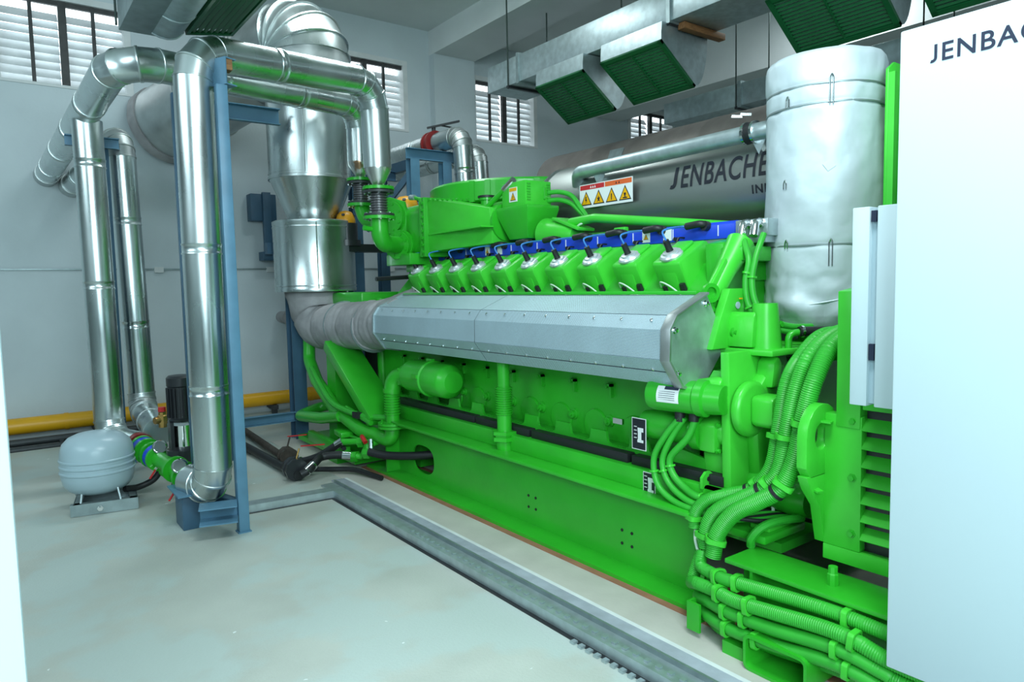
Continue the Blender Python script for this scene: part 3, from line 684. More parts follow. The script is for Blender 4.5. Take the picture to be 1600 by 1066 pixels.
def duct(root, x0, x1, y0, y1, z0, z1, joints=(), m=GALV):
    ys = [y0]+sorted(joints)+[y1]
    for a, b in zip(ys, ys[1:]):
        g = G(); g.box(x0, x1, a+.006, b-.006, z0, z1); part('duct_section', g, m, root, .004)
    for j in joints:
        g = G(); g.box(x0-.022, x1+.022, j-.022, j+.022, z0-.022, z1+.022); part('flange_joint', g, GALVD, root)
t = thing('air_duct', 'long galvanised air duct hung overhead with the green-louvred hoods', 'duct', (5.6, 4.5, 4.04))
duct(t, 5.29, 5.90, -2.6, 7.5, 4.04, 4.355, (6.85, 4.52, 2.2, 0))
for y in (7.05, 4.53):
    g = G(); g.box(5.27, 5.92, y-.02, y+.02, 4.01, 4.04); part('hanger_bar', g, BLACKP, t)
    for x in (5.28, 5.91):
        g = G(); g.cyl((x, y, 4.0), (x, y, CH), .009, 8); part('hanger_rod', g, RODM, t)
g = G(); g.box(5.27, 5.93, 5.72, 5.76, 4.01, 4.04); part('hanger_bar', g, BLACKP, t)
g = G(); g.cyl((5.91, 5.74, 4.01), (5.91, 5.74, CH), .009, 8); part('hanger_rod', g, RODM, t)
single('timber_block', G().box(5.40, 6.02, 4.43, 4.51, 3.975, 4.037), WOOD, 'brown timber wedged under the overhead air duct', 'timber', (5.7, 4.47, 3.975), .004)
diffuser('green-louvred hood farthest along the overhead duct, nearest the back wall', 5.62, 6.41)
diffuser('green-louvred hood second from the back wall under the overhead duct', 4.54, 5.35)
diffuser('large green-louvred hood above the white cloth-wrapped canister', 2.60, 3.44)
diffuser('green-louvred hood at the top edge above the white cabinet', 1.55, 2.38)
t = thing('air_duct', 'lower galvanised air duct beyond the brown lagged cylinder', 'duct', (7.3, 4, 3.58))
duct(t, 7.0, 7.62, -2.6, 6.08, 3.585, 3.835, (4.95, 2.6))
g = G(); g.box(7.15, 7.55, 3.3, 4.75, 3.38, 3.585); part('outlet_box', g, GALV, t)
g = G(); g.box(6.98, 7.64, 4.97, 5.01, 3.55, 3.58); part('hanger_bar', g, BLACKP, t)
for y in (5.0, 3.0):
    for x in (6.99, 7.63):
        g = G(); g.cyl((x, y, 3.56), (x, y, CH), .008, 8); part('hanger_rod', g, RODM, t)
# upper left duct
t = thing('air_duct', 'galvanised duct with a curved hood cut off by the top edge at left', 'duct', (1.1, 4, 3.49))
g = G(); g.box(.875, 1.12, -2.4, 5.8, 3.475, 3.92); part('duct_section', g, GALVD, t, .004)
for y in (5.78, 4.4):
    for x in (.86, 1.135):
        g = G(); g.cyl((x, y, 3.5), (x, y, CH), .008, 8); part('hanger_rod', g, RODM, t)
t = thing('duct_diffuser', 'curved galvanised hood with green slats under the upper left duct', 'diffuser', (1.4, 4.7, 3.4))
cur = [(1.08, 3.475), (1.13, 3.455), (1.18, 3.45), (1.21, 3.455), (1.24, 3.465), (1.26, 3.48), (1.28, 3.50), (1.295, 3.52)]
poly = cur+[(1.30, 3.66), (1.64, 3.68), (1.60, 3.78), (1.40, 3.90), (1.08, 3.90)]
for (a, b) in ((5.34, 5.72), (3.6, 5.33)):
    g = G(); g.xz(poly, a, b); part('hood', g, GALV, t)
for y in (5.72, 5.335):
    g = G(); g.tube([(x-.004, y, z-.004) for x, z in cur], .008, 6); part('hood_rim', g, GALV, t)
nv = V((.34, 0, .055)).normalized()
louvre(t, V((1.30, 3.6, 3.525))+V((.055, 0, -.34)).normalized()*.012, (0, 1, 0), nv, 2.12, .344, V((.055, 0, -.34)), 7, .025, False, LOUV, LOUV)

# ================================================================== second exhaust line, brown lagged cylinder
t = thing('lagged_cylinder', 'big brownish lagged cylinder lying behind the lettered steel tank', 'exhaust silencer', (6.3, 4, 2.5))
g = G(); g.lathe([(0, .30), (.0, .385), (.05, .39), (1.0, .385), (1.02, .38), (1.04, .388), (2.6, .385), (2.62, .38), (2.64, .388), (6.0, .385)], (6.32, 7.35, 2.93), (0, -1, 0), 40, fn=lambda t_, a: 1+.02*noise.noise((math.cos(a)*3, math.sin(a)*3, t_*5))); part('lagging', g, BROWNL, t, smooth=50)
g = G(); g.cyl((6.32, 7.3, 2.93), (6.32, 7.36, 2.93), .33, 24); part('end_plate', g, BLACKP, t)
g = G(); g.ob((5.96, 5.9, 3.08), (0, 1, 0), (.4, 0, .9), (-.9, 0, .4), .22, .16, .02); part('patch', g, GALV, t, label='small bright patch on the lagging')
for y in (6.6, 4.6, 2.4):
    g = G(); g.box(6.2, 6.44, y-.05, y+.05, 0, 2.58); part('post', g, BLUED, t)

# ================================================================== lettered steel tank on the engine
tx, tz, tr = 4.02, 2.19, .375
t = thing('steel_tank', 'long stainless steel tank with black lettering lying on top of the engine', 'tank', (tx, 3.2, tz-tr))
g = G(); g.lathe([(0, .02), (.01, .15), (.05, .27), (.11, .34), (.18, tr), (.20, tr), (2.40, tr), (2.44, .3), (2.44, .001)], (tx, 4.72, tz), (0, -1, 0), 48); part('shell', g, STEEL, t, smooth=50)
g = G(); g.lathe([(0, tr), (0, tr+.014), (.02, tr+.014), (.02, tr)], (tx, 4.50, tz), (0, -1, 0), 48); part('ring', g, CHROME, t)
for y in (4.2, 2.5):
    g = G(); g.box(tx-.2, tx+.2, y-.05, y+.05, 1.78, 1.9); part('saddle', g, GREEN, t)
def on_tank(vs_, fs, y0, z0, off=.0015):
    bm = bmesh.new(); bv = [bm.verts.new(p) for p in vs_]
    for f in fs:
        try: bm.faces.new([bv[i] for i in f])
        except ValueError: pass
    bmesh.ops.triangulate(bm, faces=bm.faces)
    for k in range(1, 9):
        bmesh.ops.bisect_plane(bm, geom=bm.verts[:]+bm.edges[:]+bm.faces[:], plane_co=(0, .018*k, 0), plane_no=(0, 1, 0))
    bm.verts.index_update(); vs_ = [tuple(v.co) for v in bm.verts]; fs = [tuple(v.index for v in f.verts) for f in bm.faces]; bm.free()
    out = []
    for (a, b, c) in vs_:
        z = z0+b; ang = (z-tz)/tr; ang = max(-1.3, min(1.3, ang))
        r = tr+off+max(0, c)
        out.append((tx-r*math.cos(ang), y0-a, tz+r*math.sin(ang)))
    return out, fs
vs_, fs = word(.145, .835, .17)
g = G(); g.add(*on_tank(vs_, fs, 3.135, 2.205)); part('lettering', g, INK, t)
vs_, fs = text_geo('INNIO', .072, .001, 1.15)
g = G(); g.add(*on_tank(vs_, fs, 2.50, 2.108)); part('lettering', g, INK, t)
g = G(); g.tube(arc_path([(3.74, 4.10, 2.33), (3.655, 4.02, 2.44), (3.64, 2.40, 2.46), (3.72, 2.28, 2.46)], .1, 5), .05, 18); part('side_pipe', g, GALV, t)
g = G(); g.lathe([(-.03, .05), (-.03, .062), (.03, .062), (.03, .05)], (3.645, 2.50, 2.46), (0, 1, 0), 18); part('coupling', g, BLACK, t)
for y in (2.47, 2.53):
    g = G(); g.lathe([(-.008, .05), (-.008, .066), (.008, .066), (.008, .05)], (3.645, y, 2.46), (0, 1, 0), 18); part('hose_clamp', g, CHROME, t)
    g = G(); g.bar((3.59, y-.01, 2.55), (3.57, y+.05, 2.56), .014, .014); part('clamp_screw', g, CHROME, t)
for y in (3.80, 2.45):
    g = G(); g.add([(3.645, y-.05, 2.42), (3.645, y+.05, 2.42), (3.645, y, 2.33), (3.69, y-.05, 2.42), (3.69, y+.05, 2.42), (3.69, y, 2.33)], [(0, 1, 2), (3, 5, 4), (0, 3, 4, 1), (1, 4, 5, 2), (2, 5, 3, 0)]); part('pipe_bracket', g, GALV, t)

def tri_sign(root, o, u, v, nn, S, sym='bolt'):
    """yellow warning triangle with black border and a small black mark"""
    o, u, v, nn = V(o), V(u).normalized(), V(v).normalized(), V(nn).normalized()
    h = S*.87
    def tri(k, e): c = o+v*h*.36; return [c+(p-c)*k+nn*e for p in (o-u*S/2, o+u*S/2, o+v*h)]
    for k, e, m, nm in ((1, .0012, INK, 'triangle_border'), (.80, .0018, SIGNY, 'triangle_field')):
        g = G(); T_ = tri(k, e); g.add(T_+[p-nn*.001 for p in T_], [(0, 1, 2), (5, 4, 3), (0, 3, 4, 1), (1, 4, 5, 2), (2, 5, 3, 0)]); part(nm, g, m, root)
    g = G(); P_ = {'bolt': [(-.05, .55), (.05, .55), (.01, .36), (.09, .36), (-.04, .08), (.0, .28), (-.08, .28)], 'body': [(-.14, .10), (-.05, .25), (-.14, .38), (-.05, .36), (0, .52), (.05, .36), (.15, .42), (.07, .25), (.14, .10), (0, .2)],
              'mark': [(-.03, .12), (.03, .12), (.045, .5), (-.045, .5)], 'bar': [(-.18, .10), (.18, .10), (.18, .16), (.03, .18), (.10, .42), (-.1, .42), (-.03, .18), (-.18, .16)]}[sym]
    g.prism([(a*S, b*S) for a, b in P_], o+nn*.0022, u, v, nn*.0004); part('warning_mark', g, INK, root)
t = thing('warning_sign', 'white warning sign with four yellow triangles on the left end of the steel tank', 'sign', (3.62, 3.85, 2.18))
so, su, sv = V((3.615, 3.955, 2.16)), V((0, -1, 0)), V((0, 0, 1)); sn = V((-1, 0, 0))
def plate(root, nm, m, a, b, c, d, e0=0, e1=.002):
    g = G(); g.prism([(a, c), (b, c), (b, d), (a, d)], so+sn*e0, su, sv, sn*(e1-e0)); part(nm, g, m, root)
plate(t, 'plate', PAPER, 0, .54, 0, .172)
plate(t, 'red_header', SIGNR, .008, .262, .132, .166, .002, .003)
plate(t, 'orange_header', SIGNO, .27, .532, .132, .166, .002, .003)
for k, s_ in enumerate(('bolt', 'body', 'mark', 'bar')):
    tri_sign(t, so+su*(.072+.132*k)+sv*.018+sn*.002, su, sv, sn, .118, s_)
for k in range(5):
    a = .115+.022*k if k < 3 else .375+.028*(k-3)
    g = G(); g.prism([(a, .140), (a+.016, .140), (a+.008, .158)], so+sn*.003, su, sv, sn*.0006); part('header_mark', g, PAPER if k < 3 else INK, t)

# ================================================================== engine skid
t = thing('engine_skid', 'bright green welded steel skid beam frame under the engine', 'skid', (3.4, 3.6, 0))
def oval(cx, cz, a, b, n=24, e=2.6):
    return [(cx+a*math.copysign(abs(math.cos(2*PI*k/n))**(2/e), math.cos(2*PI*k/n)), cz+b*math.copysign(abs(math.sin(2*PI*k/n))**(2/e), math.sin(2*PI*k/n))) for k in range(n)]
g = G(); g.xz([(2.62, .008), (2.90, .008), (2.90, .035), (2.76, .037), (2.62, .03)], 2.13, 5.72); part('bottom_flange', g, GREEN, t)
# web with a real opening
hc = (4.93, .20); hole = oval(*hc, .17, .115, 24)
g = G(); x = 2.755; y0_, y1_, z0_, z1_ = 2.14, 5.36, .035, .47
def ring_pt(k):
    a = 2*PI*k/24; c, s = math.cos(a), math.sin(a); m_ = max(abs(c), abs(s)); return (hc[0]+.26*c/m_, hc[1]+.155*s/m_)
outer = [ring_pt(k) for k in range(24)]
vs_ = [(x, *p) for p in hole]+[(x, *p) for p in outer]+[(x+.014, *p) for p in hole]+[(x+.014, *p) for p in outer]
fs = []
for k in range(24):
    j = (k+1) % 24
    fs += [(k, j, 24+j, 24+k), (48+j, 48+k, 72+k, 72+j), (k, 48+k, 48+j, j)]
g.add(vs_, fs)
g.box(x, x+.014, y0_, hc[0]-.26, z0_, z1_); g.box(x, x+.014, hc[0]+.26, y1_, z0_, z1_)
g.box(x, x+.014, hc[0]-.26, hc[0]+.26, z0_, hc[1]-.155); g.box(x, x+.014, hc[0]-.26, hc[0]+.26, hc[1]+.155, z1_)
part('web', g, GREEN, t)
g = G(); g.box(3.2, 3.21, 4.5, 5.36, .04, .47); part('inner_plate', g, BLACKP, t)
g = G(); g.box(2.62, 2.90, 2.13, 5.36, .47, .492); part('top_flange', g, GREEN, t, .004)
g = G(); g.box(2.75, 2.90, 2.14, 5.5, .492, .60); part('rail', g, GREEN, t, .004)
g = G(); g.box(2.635, 2.76, 5.345, 5.365, .035, .47); part('end_stiffener', g, GREEN, t)
for (a, b) in ((2.645, .17), (3.49, .17)):
    for dz in (0, .075):
        for dy in (0, .075):
            g = G(); g.cyl((2.756, a-.02+dy, b-.02+dz), (2.7515, a-.02+dy, b-.02+dz), .009, 10); part('bolt_hole', g, BLACK, t, label='small dark bolt hole')
g = G(); g.box(2.578, 3.0, 1.0, 5.75, .0045, .0085); part('rubber_pad', g, REDBR, t, label='red-brown pad strip under the beam')
g = G(); g.box(4.1, 4.38, 2.13, 5.72, .01, .60); part('far_beam', g, GREEN, t)
for y in (2.6, 4.0, 5.3):
    g = G(); g.box(2.9, 4.1, y-.06, y+.06, .05, .42); part('cross_member', g, GREEN, t)
# far end: low legs and the slanting strut
g = G(); g.bar((2.50, 6.74, .15), (2.47, 5.78, .15), .06, .10); part('far_foot', g, GREEN, t, .008)
g = G(); g.bar((2.46, 6.1, .045), (3.9, 6.1, .045), .2, .08); part('far_cross_foot', g, GREEN, t)
g = G(); g.box(2.5, 4.3, 5.7, 7.1, .05, .10); part('far_tray', g, GREEN, t)
g = G(); g.cyl((2.455, 5.86, .19), (2.44, 5.78, .19), .02, 10); part('foot_port', g, BLACK, t)
g = G(); g.ob((2.70, 5.96, .76), V((2.60, 6.42, 1.06))-V((2.60, 5.50, .46)), (1, 0, 0), (0, .55, -.83), 1.12, .30, .10); part('strut', g, GREEN, t, .006)
g = G(); g.box(2.62, 2.86, 6.35, 6.55, .10, 1.10); part('strut_post', g, GREEN, t)
g = G(); g.box(2.70, 3.6, 5.4, 6.1, .42, .46); part('far_deck', g, GREEN, t)
# near end ledge
g = G(); g.box(2.50, 2.73, -1.5, 1.835, .375, .395); part('ledge_plate', g, GREEN, t, .004)
g = G(); g.box(2.62, 2.70, -1.5, 1.82, .02, .375); part('ledge_web', g, GREEN, t)
g = G(); g.box(2.53, 2.64, 1.715, 1.73, .02, .375); part('gusset', g, GREEN, t)
g = G(); g.box(2.88, 4.2, 1.80, 2.12, .33, .375); part('cross_plate', g, GREEN, t)
g = G(); g.box(2.9, 4.2, -1.4, 1.6, .02, .06); part('belly_plate', g, BLACKP, t)
g = G(); g.lathe([(0, .022), (.045, .022), (.05, .018), (.075, .018), (.078, .001)], (2.60, 1.40, .395), n=8); part('stud', g, GREEN, t)
# lifting pocket
g = G()
def rrect(w_, h_, r, n=4):
    out = []
    for cx, cy_, a0 in ((w_/2-r, h_/2-r, 0), (-w_/2+r, h_/2-r, PI/2), (-w_/2+r, -h_/2+r, PI), (w_/2-r, -h_/2+r, 1.5*PI)):
        out += [(cx+r*math.cos(a0+PI/2*k/n), cy_+r*math.sin(a0+PI/2*k/n)) for k in range(n+1)]
    return out
ou, inn = rrect(.28, .15, .03), rrect(.255, .125, .02)
R = [[V((xx, 1.53+a, -.005+.085+b)) for a, b in (ou if k in (0, 3) else inn)] for k, xx in ((0, 2.40), (1, 2.40), (2, 2.72), (3, 2.72))]
R = [[V((2.72, 1.53+a, .08+b)) for a, b in ou], [V((2.40, 1.53+a, .08+b)) for a, b in ou], [V((2.40, 1.53+a, .08+b)) for a, b in inn], [V((2.70, 1.53+a, .08+b)) for a, b in inn]]
g.rings(R, cap=True); part('lifting_pocket', g, GREEN, t, smooth=40)
g = G(); g.box(2.64, 2.66, 1.42, 1.64, .025, .135); part('pocket_back', g, BLACKP, t)
g = G(); g.prism([(2.45, 1.93), (2.462, 1.93), (2.462, 1.988), (2.70, 1.988), (2.70, 2.0), (2.45, 2.0)], (0, 0, .03), (1, 0, 0), (0, 1, 0), (0, 0, .13)); part('end_bracket', g, GREEN, t)
g = G(); g.box(2.44, 2.62, 1.70, 1.80, .0, .06); part('end_bracket', g, GREEN, t)
# nameplate on the rail
def nameplate(root, y, z, x, wd=.085, ht=.12):
    g = G(); g.box(x-.003, x, y-wd/2, y+wd/2, z-ht/2, z+ht/2); p = part('nameplate', g, PAPER, root, label='black and white data plate')
    g = G(); g.box(x-.0036, x-.003, y-wd/2+.004, y+wd/2-.004, z-ht/2+.004, z+ht/2-.004); part('plate_field', g, INK, p)
    for (a, b, c, d) in ((-.032, .008, .012, .034), (-.018, .006, -.03, .012), (-.032, .010, -.045, -.03)):
        g = G(); g.box(x-.0042, x-.0036, y+a, y+b, z+c, z+d); part('plate_entry', g, PAPER, p)
    for k in range(4):
        g = G(); g.box(x-.0042, x-.0036, y+.014, y+.034, z+.036-.02*k, z+.040-.02*k); part('plate_line', g, PAPER, p)
nameplate(t, 2.49, .535, 2.748)

# ================================================================== the engine
t = thing('gas_engine', 'huge bright green V gas engine with a row of ten cylinder heads', 'engine', (3.5, 4, .6))
EN = t
Y0, PIT = 2.63, .322
g = G(); g.xz([(2.95, .66), (2.95, 1.06), (2.90, 1.20), (3.02, 1.45), (3.25, 1.70), (3.75, 1.70), (4.0, 1.45), (4.1, 1.2), (4.05, .66)], 2.30, 5.95); part('crankcase', g, GREEN, t)
g = G(); g.xz([(2.98, .50), (2.98, .66), (4.0, .66), (4.0, .50)], 2.3, 5.9); part('oil_pan', g, GREEN, t)
poly = [(2.18, .645), (2.18, .70)]
for k in range(10):
    c = 2.50+PIT*k
    poly += [(c-.10, .735), (c-.085, .675), (c-.06, .660), (c+.06, .660), (c+.085, .675), (c+.10, .735)]
poly += [(5.75, .735), (5.75, .645)]
g = G(); g.yz(poly, 2.85, 2.868); part('foot_rail', g, GREEN, t)
g = G(); g.box(2.868, 2.95, 2.18, 5.75, .645, .662); part('foot_rail_shelf', g, GREEN, t)
for i, (a, b) in enumerate(((2.06, 2.66), (2.69, 3.55), (3.58, 4.20), (4.23, 5.4))):
    g = G(); g.box(2.79, 2.90, a, b, .60, .652); part('mount_strip', g, BLACK, t, .004, label='black rubber mounting strip')
prev = None
for k in range(10):
    y = 2.66+PIT*k
    if k == 0:
        g = G(); g.lathe([(0, .036), (.008, .036), (.01, .025), (.03, .025), (.032, .001)], (2.95, y, .775), (-1, 0, 0), 12); g.hexb((2.92, y, .775), (-1, 0, 0), .012, .012)
        b1 = part('door_bolt', g, GREEN, t)
        g = G(); g.lathe([(0, .001), (0, .10), (.012, .095), (.014, .001)], (2.948, y+.12, .735), (-1, 0, 0), 20); b2 = part('door_boss', g, GREEN, t)
        g = G(); g.box(2.925, 2.95, y-.03, y+.02, .985, 1.0); g.box(2.925, 2.95, y-.03, y-.015, .92, 1.0); g.hexb((2.95, y+.01, .985), (-1, 0, 0), .012, .03); g.hexb((2.95, y-.02, .93), (-1, 0, 0), .010, .02)
        b3 = part('door_clip', g, GREEN, t)
    else:
        dup(b1, (0, PIT*k, 0)); dup(b2, (0, PIT*k, 0)); dup(b3, (0, PIT*k, 0))
g = G(); g.xz([(2.86, 1.28), (2.93, 1.44), (3.08, 1.49), (3.38, 1.66), (3.7, 1.72), (3.7, 1.3)], 2.42, 5.78); part('bank_deck', g, GREEN, t)
g = G(); g.box(3.30, 3.75, 2.28, 5.7, 1.60, 1.80); part('valley_cover', g, GREEN, t)
# heads: local axes A outward along the bank, B up the valley side
A = V((-.5, 0, .866)); B = V((.866, 0, .5)); YA = V((0, 1, 0))
def head(i):
    o = V((3.10, Y0+PIT*i, 1.745))
    g = G()
    poly = [(-.068, 0), (.17, 0), (.195, -.018), (.21, -.05), (.21, -.27), (-.068, -.27), (-.078, -.18), (-.078, -.02)]
    g.prism(poly, o-YA*.10, B, A, YA*.20)
    h = part('cylinder_head', g, GREEN3, EN, .012)
    g = G(); g.prism([(-.005, 0), (.145, 0), (.14, .022), (.0, .022)], o-YA*.055, B, A, YA*.11); part('rocker_lid', g, GREEN3, h, .008)
    g = G(); g.prism([(-.08, -.07), (-.072, -.05), (-.072, -.22), (-.10, -.22)], o-YA*.05, B, A, YA*.10); part('port_rib', g, GREEN3, h, .006)
    g = G(); g.lathe([(0, .001), (0, .066), (.012, .068), (.022, .06), (.024, .045), (.034, .043), (.036, .02), (.036, .001)], o+B*-.005, A, 24); d = part('plug_disc', g, ZINC, h, label='silver spark plug cover disc')
    for q in range(6):
        a = 2*PI*q/6; pp = o+B*-.005+(B*math.cos(a)+YA*math.sin(a))*.054+A*.02
        g.hexb(pp, A, .006, .008)
    g = G(); g.tube([o+B*-.005+A*.03, o+B*-.005+A*.05, o+B*.0+A*.098+V((-.008, 0, 0))], [.023, .019, .018], 12); part('spark_boot', g, BLACK, h, label='black spark plug boot')
    for (dy, b_, l_) in ((-.075, -.085, .085), (.05, -.088, .07)):
        p = o+YA*dy+B*b_+A*-.215
        g = G(); g.tube([p+A*-.02, p+A*l_*.3, p+A*l_*.31, p+A*l_], [.014, .014, .019, .017], 10); part('sensor_plug', g, BLACK, h, label='black sensor plug')
    p = o+YA*.02+B*-.09+A*-.15
    g = G(); g.tube(spline([p+YA*.06, p+YA*.03+A*.045+B*-.02, p-YA*.04+A*.02+B*-.03, p-YA*.10+A*-.06+B*-.02], 5), .005, 6); part('sensor_wire', g, WWIRE, h)
    return h
H0 = head(0)
for i in range(1, 10): dup(H0, (0, PIT*i, 0))
# silver/grey lower rail, blue ignition rail, coils and leads
g = G(); g.box(3.31, 3.40, 2.18, 5.62, 1.800, 1.834); part('rail_carrier', g, GALV, t)
g = G(); g.prism([(3.295, 1.834), (3.42, 1.834), (3.42, 1.93), (3.32, 1.93), (3.295, 1.915)], (0, 2.36, 0), (1, 0, 0), (0, 0, 1), (0, 3.2, 0)); rail = part('ignition_rail', g, IGN, t, .004, label='long blue ignition rail')
g = G(); g.box(3.30, 3.40, 2.16, 2.36, 1.834, 1.925); part('rail_end', g, GALV, t, .004, label='bare metal end of the ignition rail')
def coil(i):
    y = 2.565+PIT*i; o = V((3.28, y, 1.915))
    g = G(); g.tube(arc_path([o+V((.03, -.02, -.005)), o+V((-.025, -.01, .01)), o+V((-.03, .09, .0))], .03, 5), .021, 12); c = part('coil_plug', g, BLACK, EN, label='black elbow coil plug')
    g = G(); g.lathe([(0, .028), (.03, .028), (.03, .024)], o+V((.02, -.02, -.005)), (-1, .1, .1), 14); part('collar_nut', g, BLACKP, c)
    s = V((3.045, Y0+PIT*i, 1.850)); e = o+V((-.03, .10, 0))
    g = G(); g.tube(spline([s+V((.0, 0, -.02)), s+V((-.01, .015, .03)), s.lerp(e, .5)+V((-.03, .0, .02)), e+V((-.01, .02, 0)), e], 6), .0055, 8); part('ignition_lead', g, BWIRE, c, label='blue ignition lead')
    g = G(); g.tube(spline([V((3.30, y+.14, 1.855)), V((3.25, y+.15, 1.85)), V((3.24, y+.16, 1.78)), V((3.28, y+.17, 1.70))], 5), .005, 6); part('sensor_cable', g, BLACK, c)
    g = G(); g.box(3.290, 3.296, y-.10, y-.096, 1.85, 1.91); part('rail_mark', g, PAPER, c)
    g = G(); g.cyl((3.30, y+.19, 1.85), (3.265, y+.19, 1.85), .012, 8); part('rail_socket', g, BLACK, c)
    return c
C0 = coil(0)
for i in range(1, 10): dup(C0, (0, PIT*i, 0))
for (y, sy_) in ((3.00, 1), (2.83, 0), (4.72, 1), (4.55, 0)):
    g = G(); g.box(3.289, 3.2945, y-.03, y+.03, 1.845, 1.915); s_ = part('rail_sticker', g, PAPER, t, label='small white sticker on the blue rail')
    if sy_: tri_sign(s_, (3.289, y, 1.862), (0, -1, 0), (0, 0, 1), (-1, 0, 0), .04, 'mark')
for (y, px_) in ((2.275, 0), (2.20, .0)):
    g = G(); g.tube(arc_path([(3.33, y, 1.90), (3.25, y, 1.905), (3.22, y-.01, 1.83)], .035, 5), .022, 14); c = part('elbow_gland', g, CHROME, t, label='chrome elbow cable gland')
    g = G(); g.lathe([(0, .028), (.02, .028), (.02, .024)], (3.30, y, 1.90), (-1, 0, .05), 8); part('gland_nut', g, CHROME, c)

# perforated exhaust shroud
prof = [(2.84, 1.533), (2.60, 1.435), (2.560, 1.373), (2.556, 1.228), (2.655, 1.095), (2.805, 1.068)]
sh = thing('exhaust_shroud', 'long perforated silver exhaust shroud along the engine flank', 'shroud', (2.75, 3.75, 1.07))
def panel(p, q, y0, y1, m=PERF, tk=.004, nm='perforated_panel', gap=.004):
    (x0, z0), (x1, z1) = p, q; n_ = V((-(z0-z1), 0, (x0-x1))).normalized()
    if n_.x > 0: n_ = -n_
    g = G(); a, b = V((x0, 0, z0)), V((x1, 0, z1)); d = b-a; L = d.length
    g.prism([(0, y0+gap), (L, y0+gap), (L, y1-gap), (0, y1-gap)], a, d.normalized(), (0, 1, 0), -n_*tk)
    o = part(nm, g, m, sh); me = o.data; uv = me.uv_layers.new(name='UV'); dn_ = d.normalized()
    for lp in me.loops:
        c = V(me.vertices[lp.vertex_index].co)+BASE[sh]; uv.data[lp.index].uv = ((c-a).dot(dn_), c.y)
    return o
def lerp2(p, q, t_): return (p[0]+(q[0]-p[0])*t_, p[1]+(q[1]-p[1])*t_)
YS = [2.225, 3.84, 5.34]
for y0, y1 in zip(YS, YS[1:]):
    panel(prof[0], lerp2(prof[0], prof[1], .93), y0, y1)
    panel(lerp2(prof[0], prof[1], .96), prof[2], y0, y1, nm='folded_edge')
    panel(prof[2], lerp2(prof[2], prof[3], .98), y0, y1)
    panel(prof[3], lerp2(prof[3], prof[4], .45), y0, y1, nm='folded_edge')
    panel(lerp2(prof[3], prof[4], .50), prof[4], y0, y1, nm='lower_panel')
    panel(prof[4], prof[5], y0, y1, GALV, nm='under_panel')
    nb = 8; st = (y1-y0)/nb
    for p_, off in ((lerp2(prof[1], prof[2], .3), V((-.85, 0, .5))), (lerp2(prof[3], prof[4], .4), V((-.8, 0, -.6)))):
        r0 = None
        for k in range(nb):
            if r0 is None:
                g = G(); g.lathe([(0, .009), (.004, .009), (.007, .001)], (p_[0], y0+st*.5, p_[1]), off, 8); r0 = part('panel_screw', g, CHROME, sh)
            else: dup(r0, (0, st*k, 0))
g = G(); g.xz([(2.86, 1.50), (2.86, 1.528), (2.60, 1.42), (2.575, 1.36), (2.572, 1.235), (2.66, 1.11), (2.80, 1.085), (3.0, 1.28)], 2.23, 5.33); part('inner_body', g, GALVD, sh)
g = G(); g.xz([(2.84, 1.535), (2.61, 1.438), (2.568, 1.373), (2.566, 1.23), (2.66, 1.098), (2.81, 1.068), (3.0, 1.284)], 2.195, 2.20+.012); part('end_cap', g, GALV, sh, label='plain steel end plate')
rim = [(2.842, 1.54), (2.605, 1.440), (2.558, 1.375), (2.553, 1.226), (2.652, 1.092), (2.80, 1.064)]
for a, b in zip(rim, rim[1:]):
    g = G(); p, q = V((a[0], 2.21, a[1])), V((b[0], 2.21, b[1])); g.bar(p, q, .055, .012, (0, 1, 0)) if False else g.ob((p+q)/2, q-p, (0, 1, 0), (q-p).cross(V((0, 1, 0))), (q-p).length+.006, .06, .014)
    part('end_rim', g, FOILD, sh, .004, label='polished rim around the end plate')
    g = G(); p, q = V((a[0], 5.345, a[1])), V((b[0], 5.345, b[1])); g.ob((p+q)/2, q-p, (0, 1, 0), (q-p).cross(V((0, 1, 0))), (q-p).length, .02, .014); part('end_rim', g, GALV, sh)
for (x, z) in ((2.60, 1.37), (2.62, 1.16), (2.93, 1.30), (2.75, 1.10), (2.83, 1.49)):
    g = G(); g.lathe([(0, .016), (.004, .016), (.005, .011), (.02, .011), (.022, .001)], (x, 2.197, z), (0, -1, 0), 10); part('cap_bolt', g, CHROME, sh)
g = G(); g.box(2.83, 2.90, 2.25, 5.33, 1.535, 1.552); part('top_trim', g, GREEN, sh, .003, label='green strip along the top of the shroud')

# ================================================================== mixture cooler, throttle box and pipework on top of the engine (parts of the engine)
t = EN
g = G(); g.xz([(3.12, 1.90), (3.10, 1.98), (3.10, 2.27), (3.16, 2.34), (3.95, 2.34), (3.95, 1.90)], 5.42, 5.98); part('cooler_header', g, GREEN, t, .03)
g = G(); g.box(3.06, 3.98, 5.335, 5.375, 1.86, 2.37); g.box(3.06, 3.98, 5.385, 5.425, 1.86, 2.37); part('cooler_flange', g, GREEN, t, .006)
b0 = None
for k in range(8):
    if b0 is None:
        g = G(); g.hexb((3.06, 5.355, 1.90), (-1, 0, 0), .012, .014); b0 = part('flange_bolt', g, GREEN, t)
    else: dup(b0, (0, 0, .06*k))
b0 = None
for k in range(8):
    if b0 is None:
        g = G(); g.hexb((3.10, 5.46, 1.93), (-1, 0, 0), .010, .012); b0 = part('flange_bolt', g, GREEN, t)
    else: dup(b0, (0, 0, .048*k))
b0 = None
for k in range(9):
    if b0 is None:
        g = G(); g.hexb((3.085, 5.28, 2.345), (-1, 0, 0), .010, .014); b0 = part('flange_bolt', g, GREEN, t)
    else: dup(b0, (0, -.075*k, -.008*k))
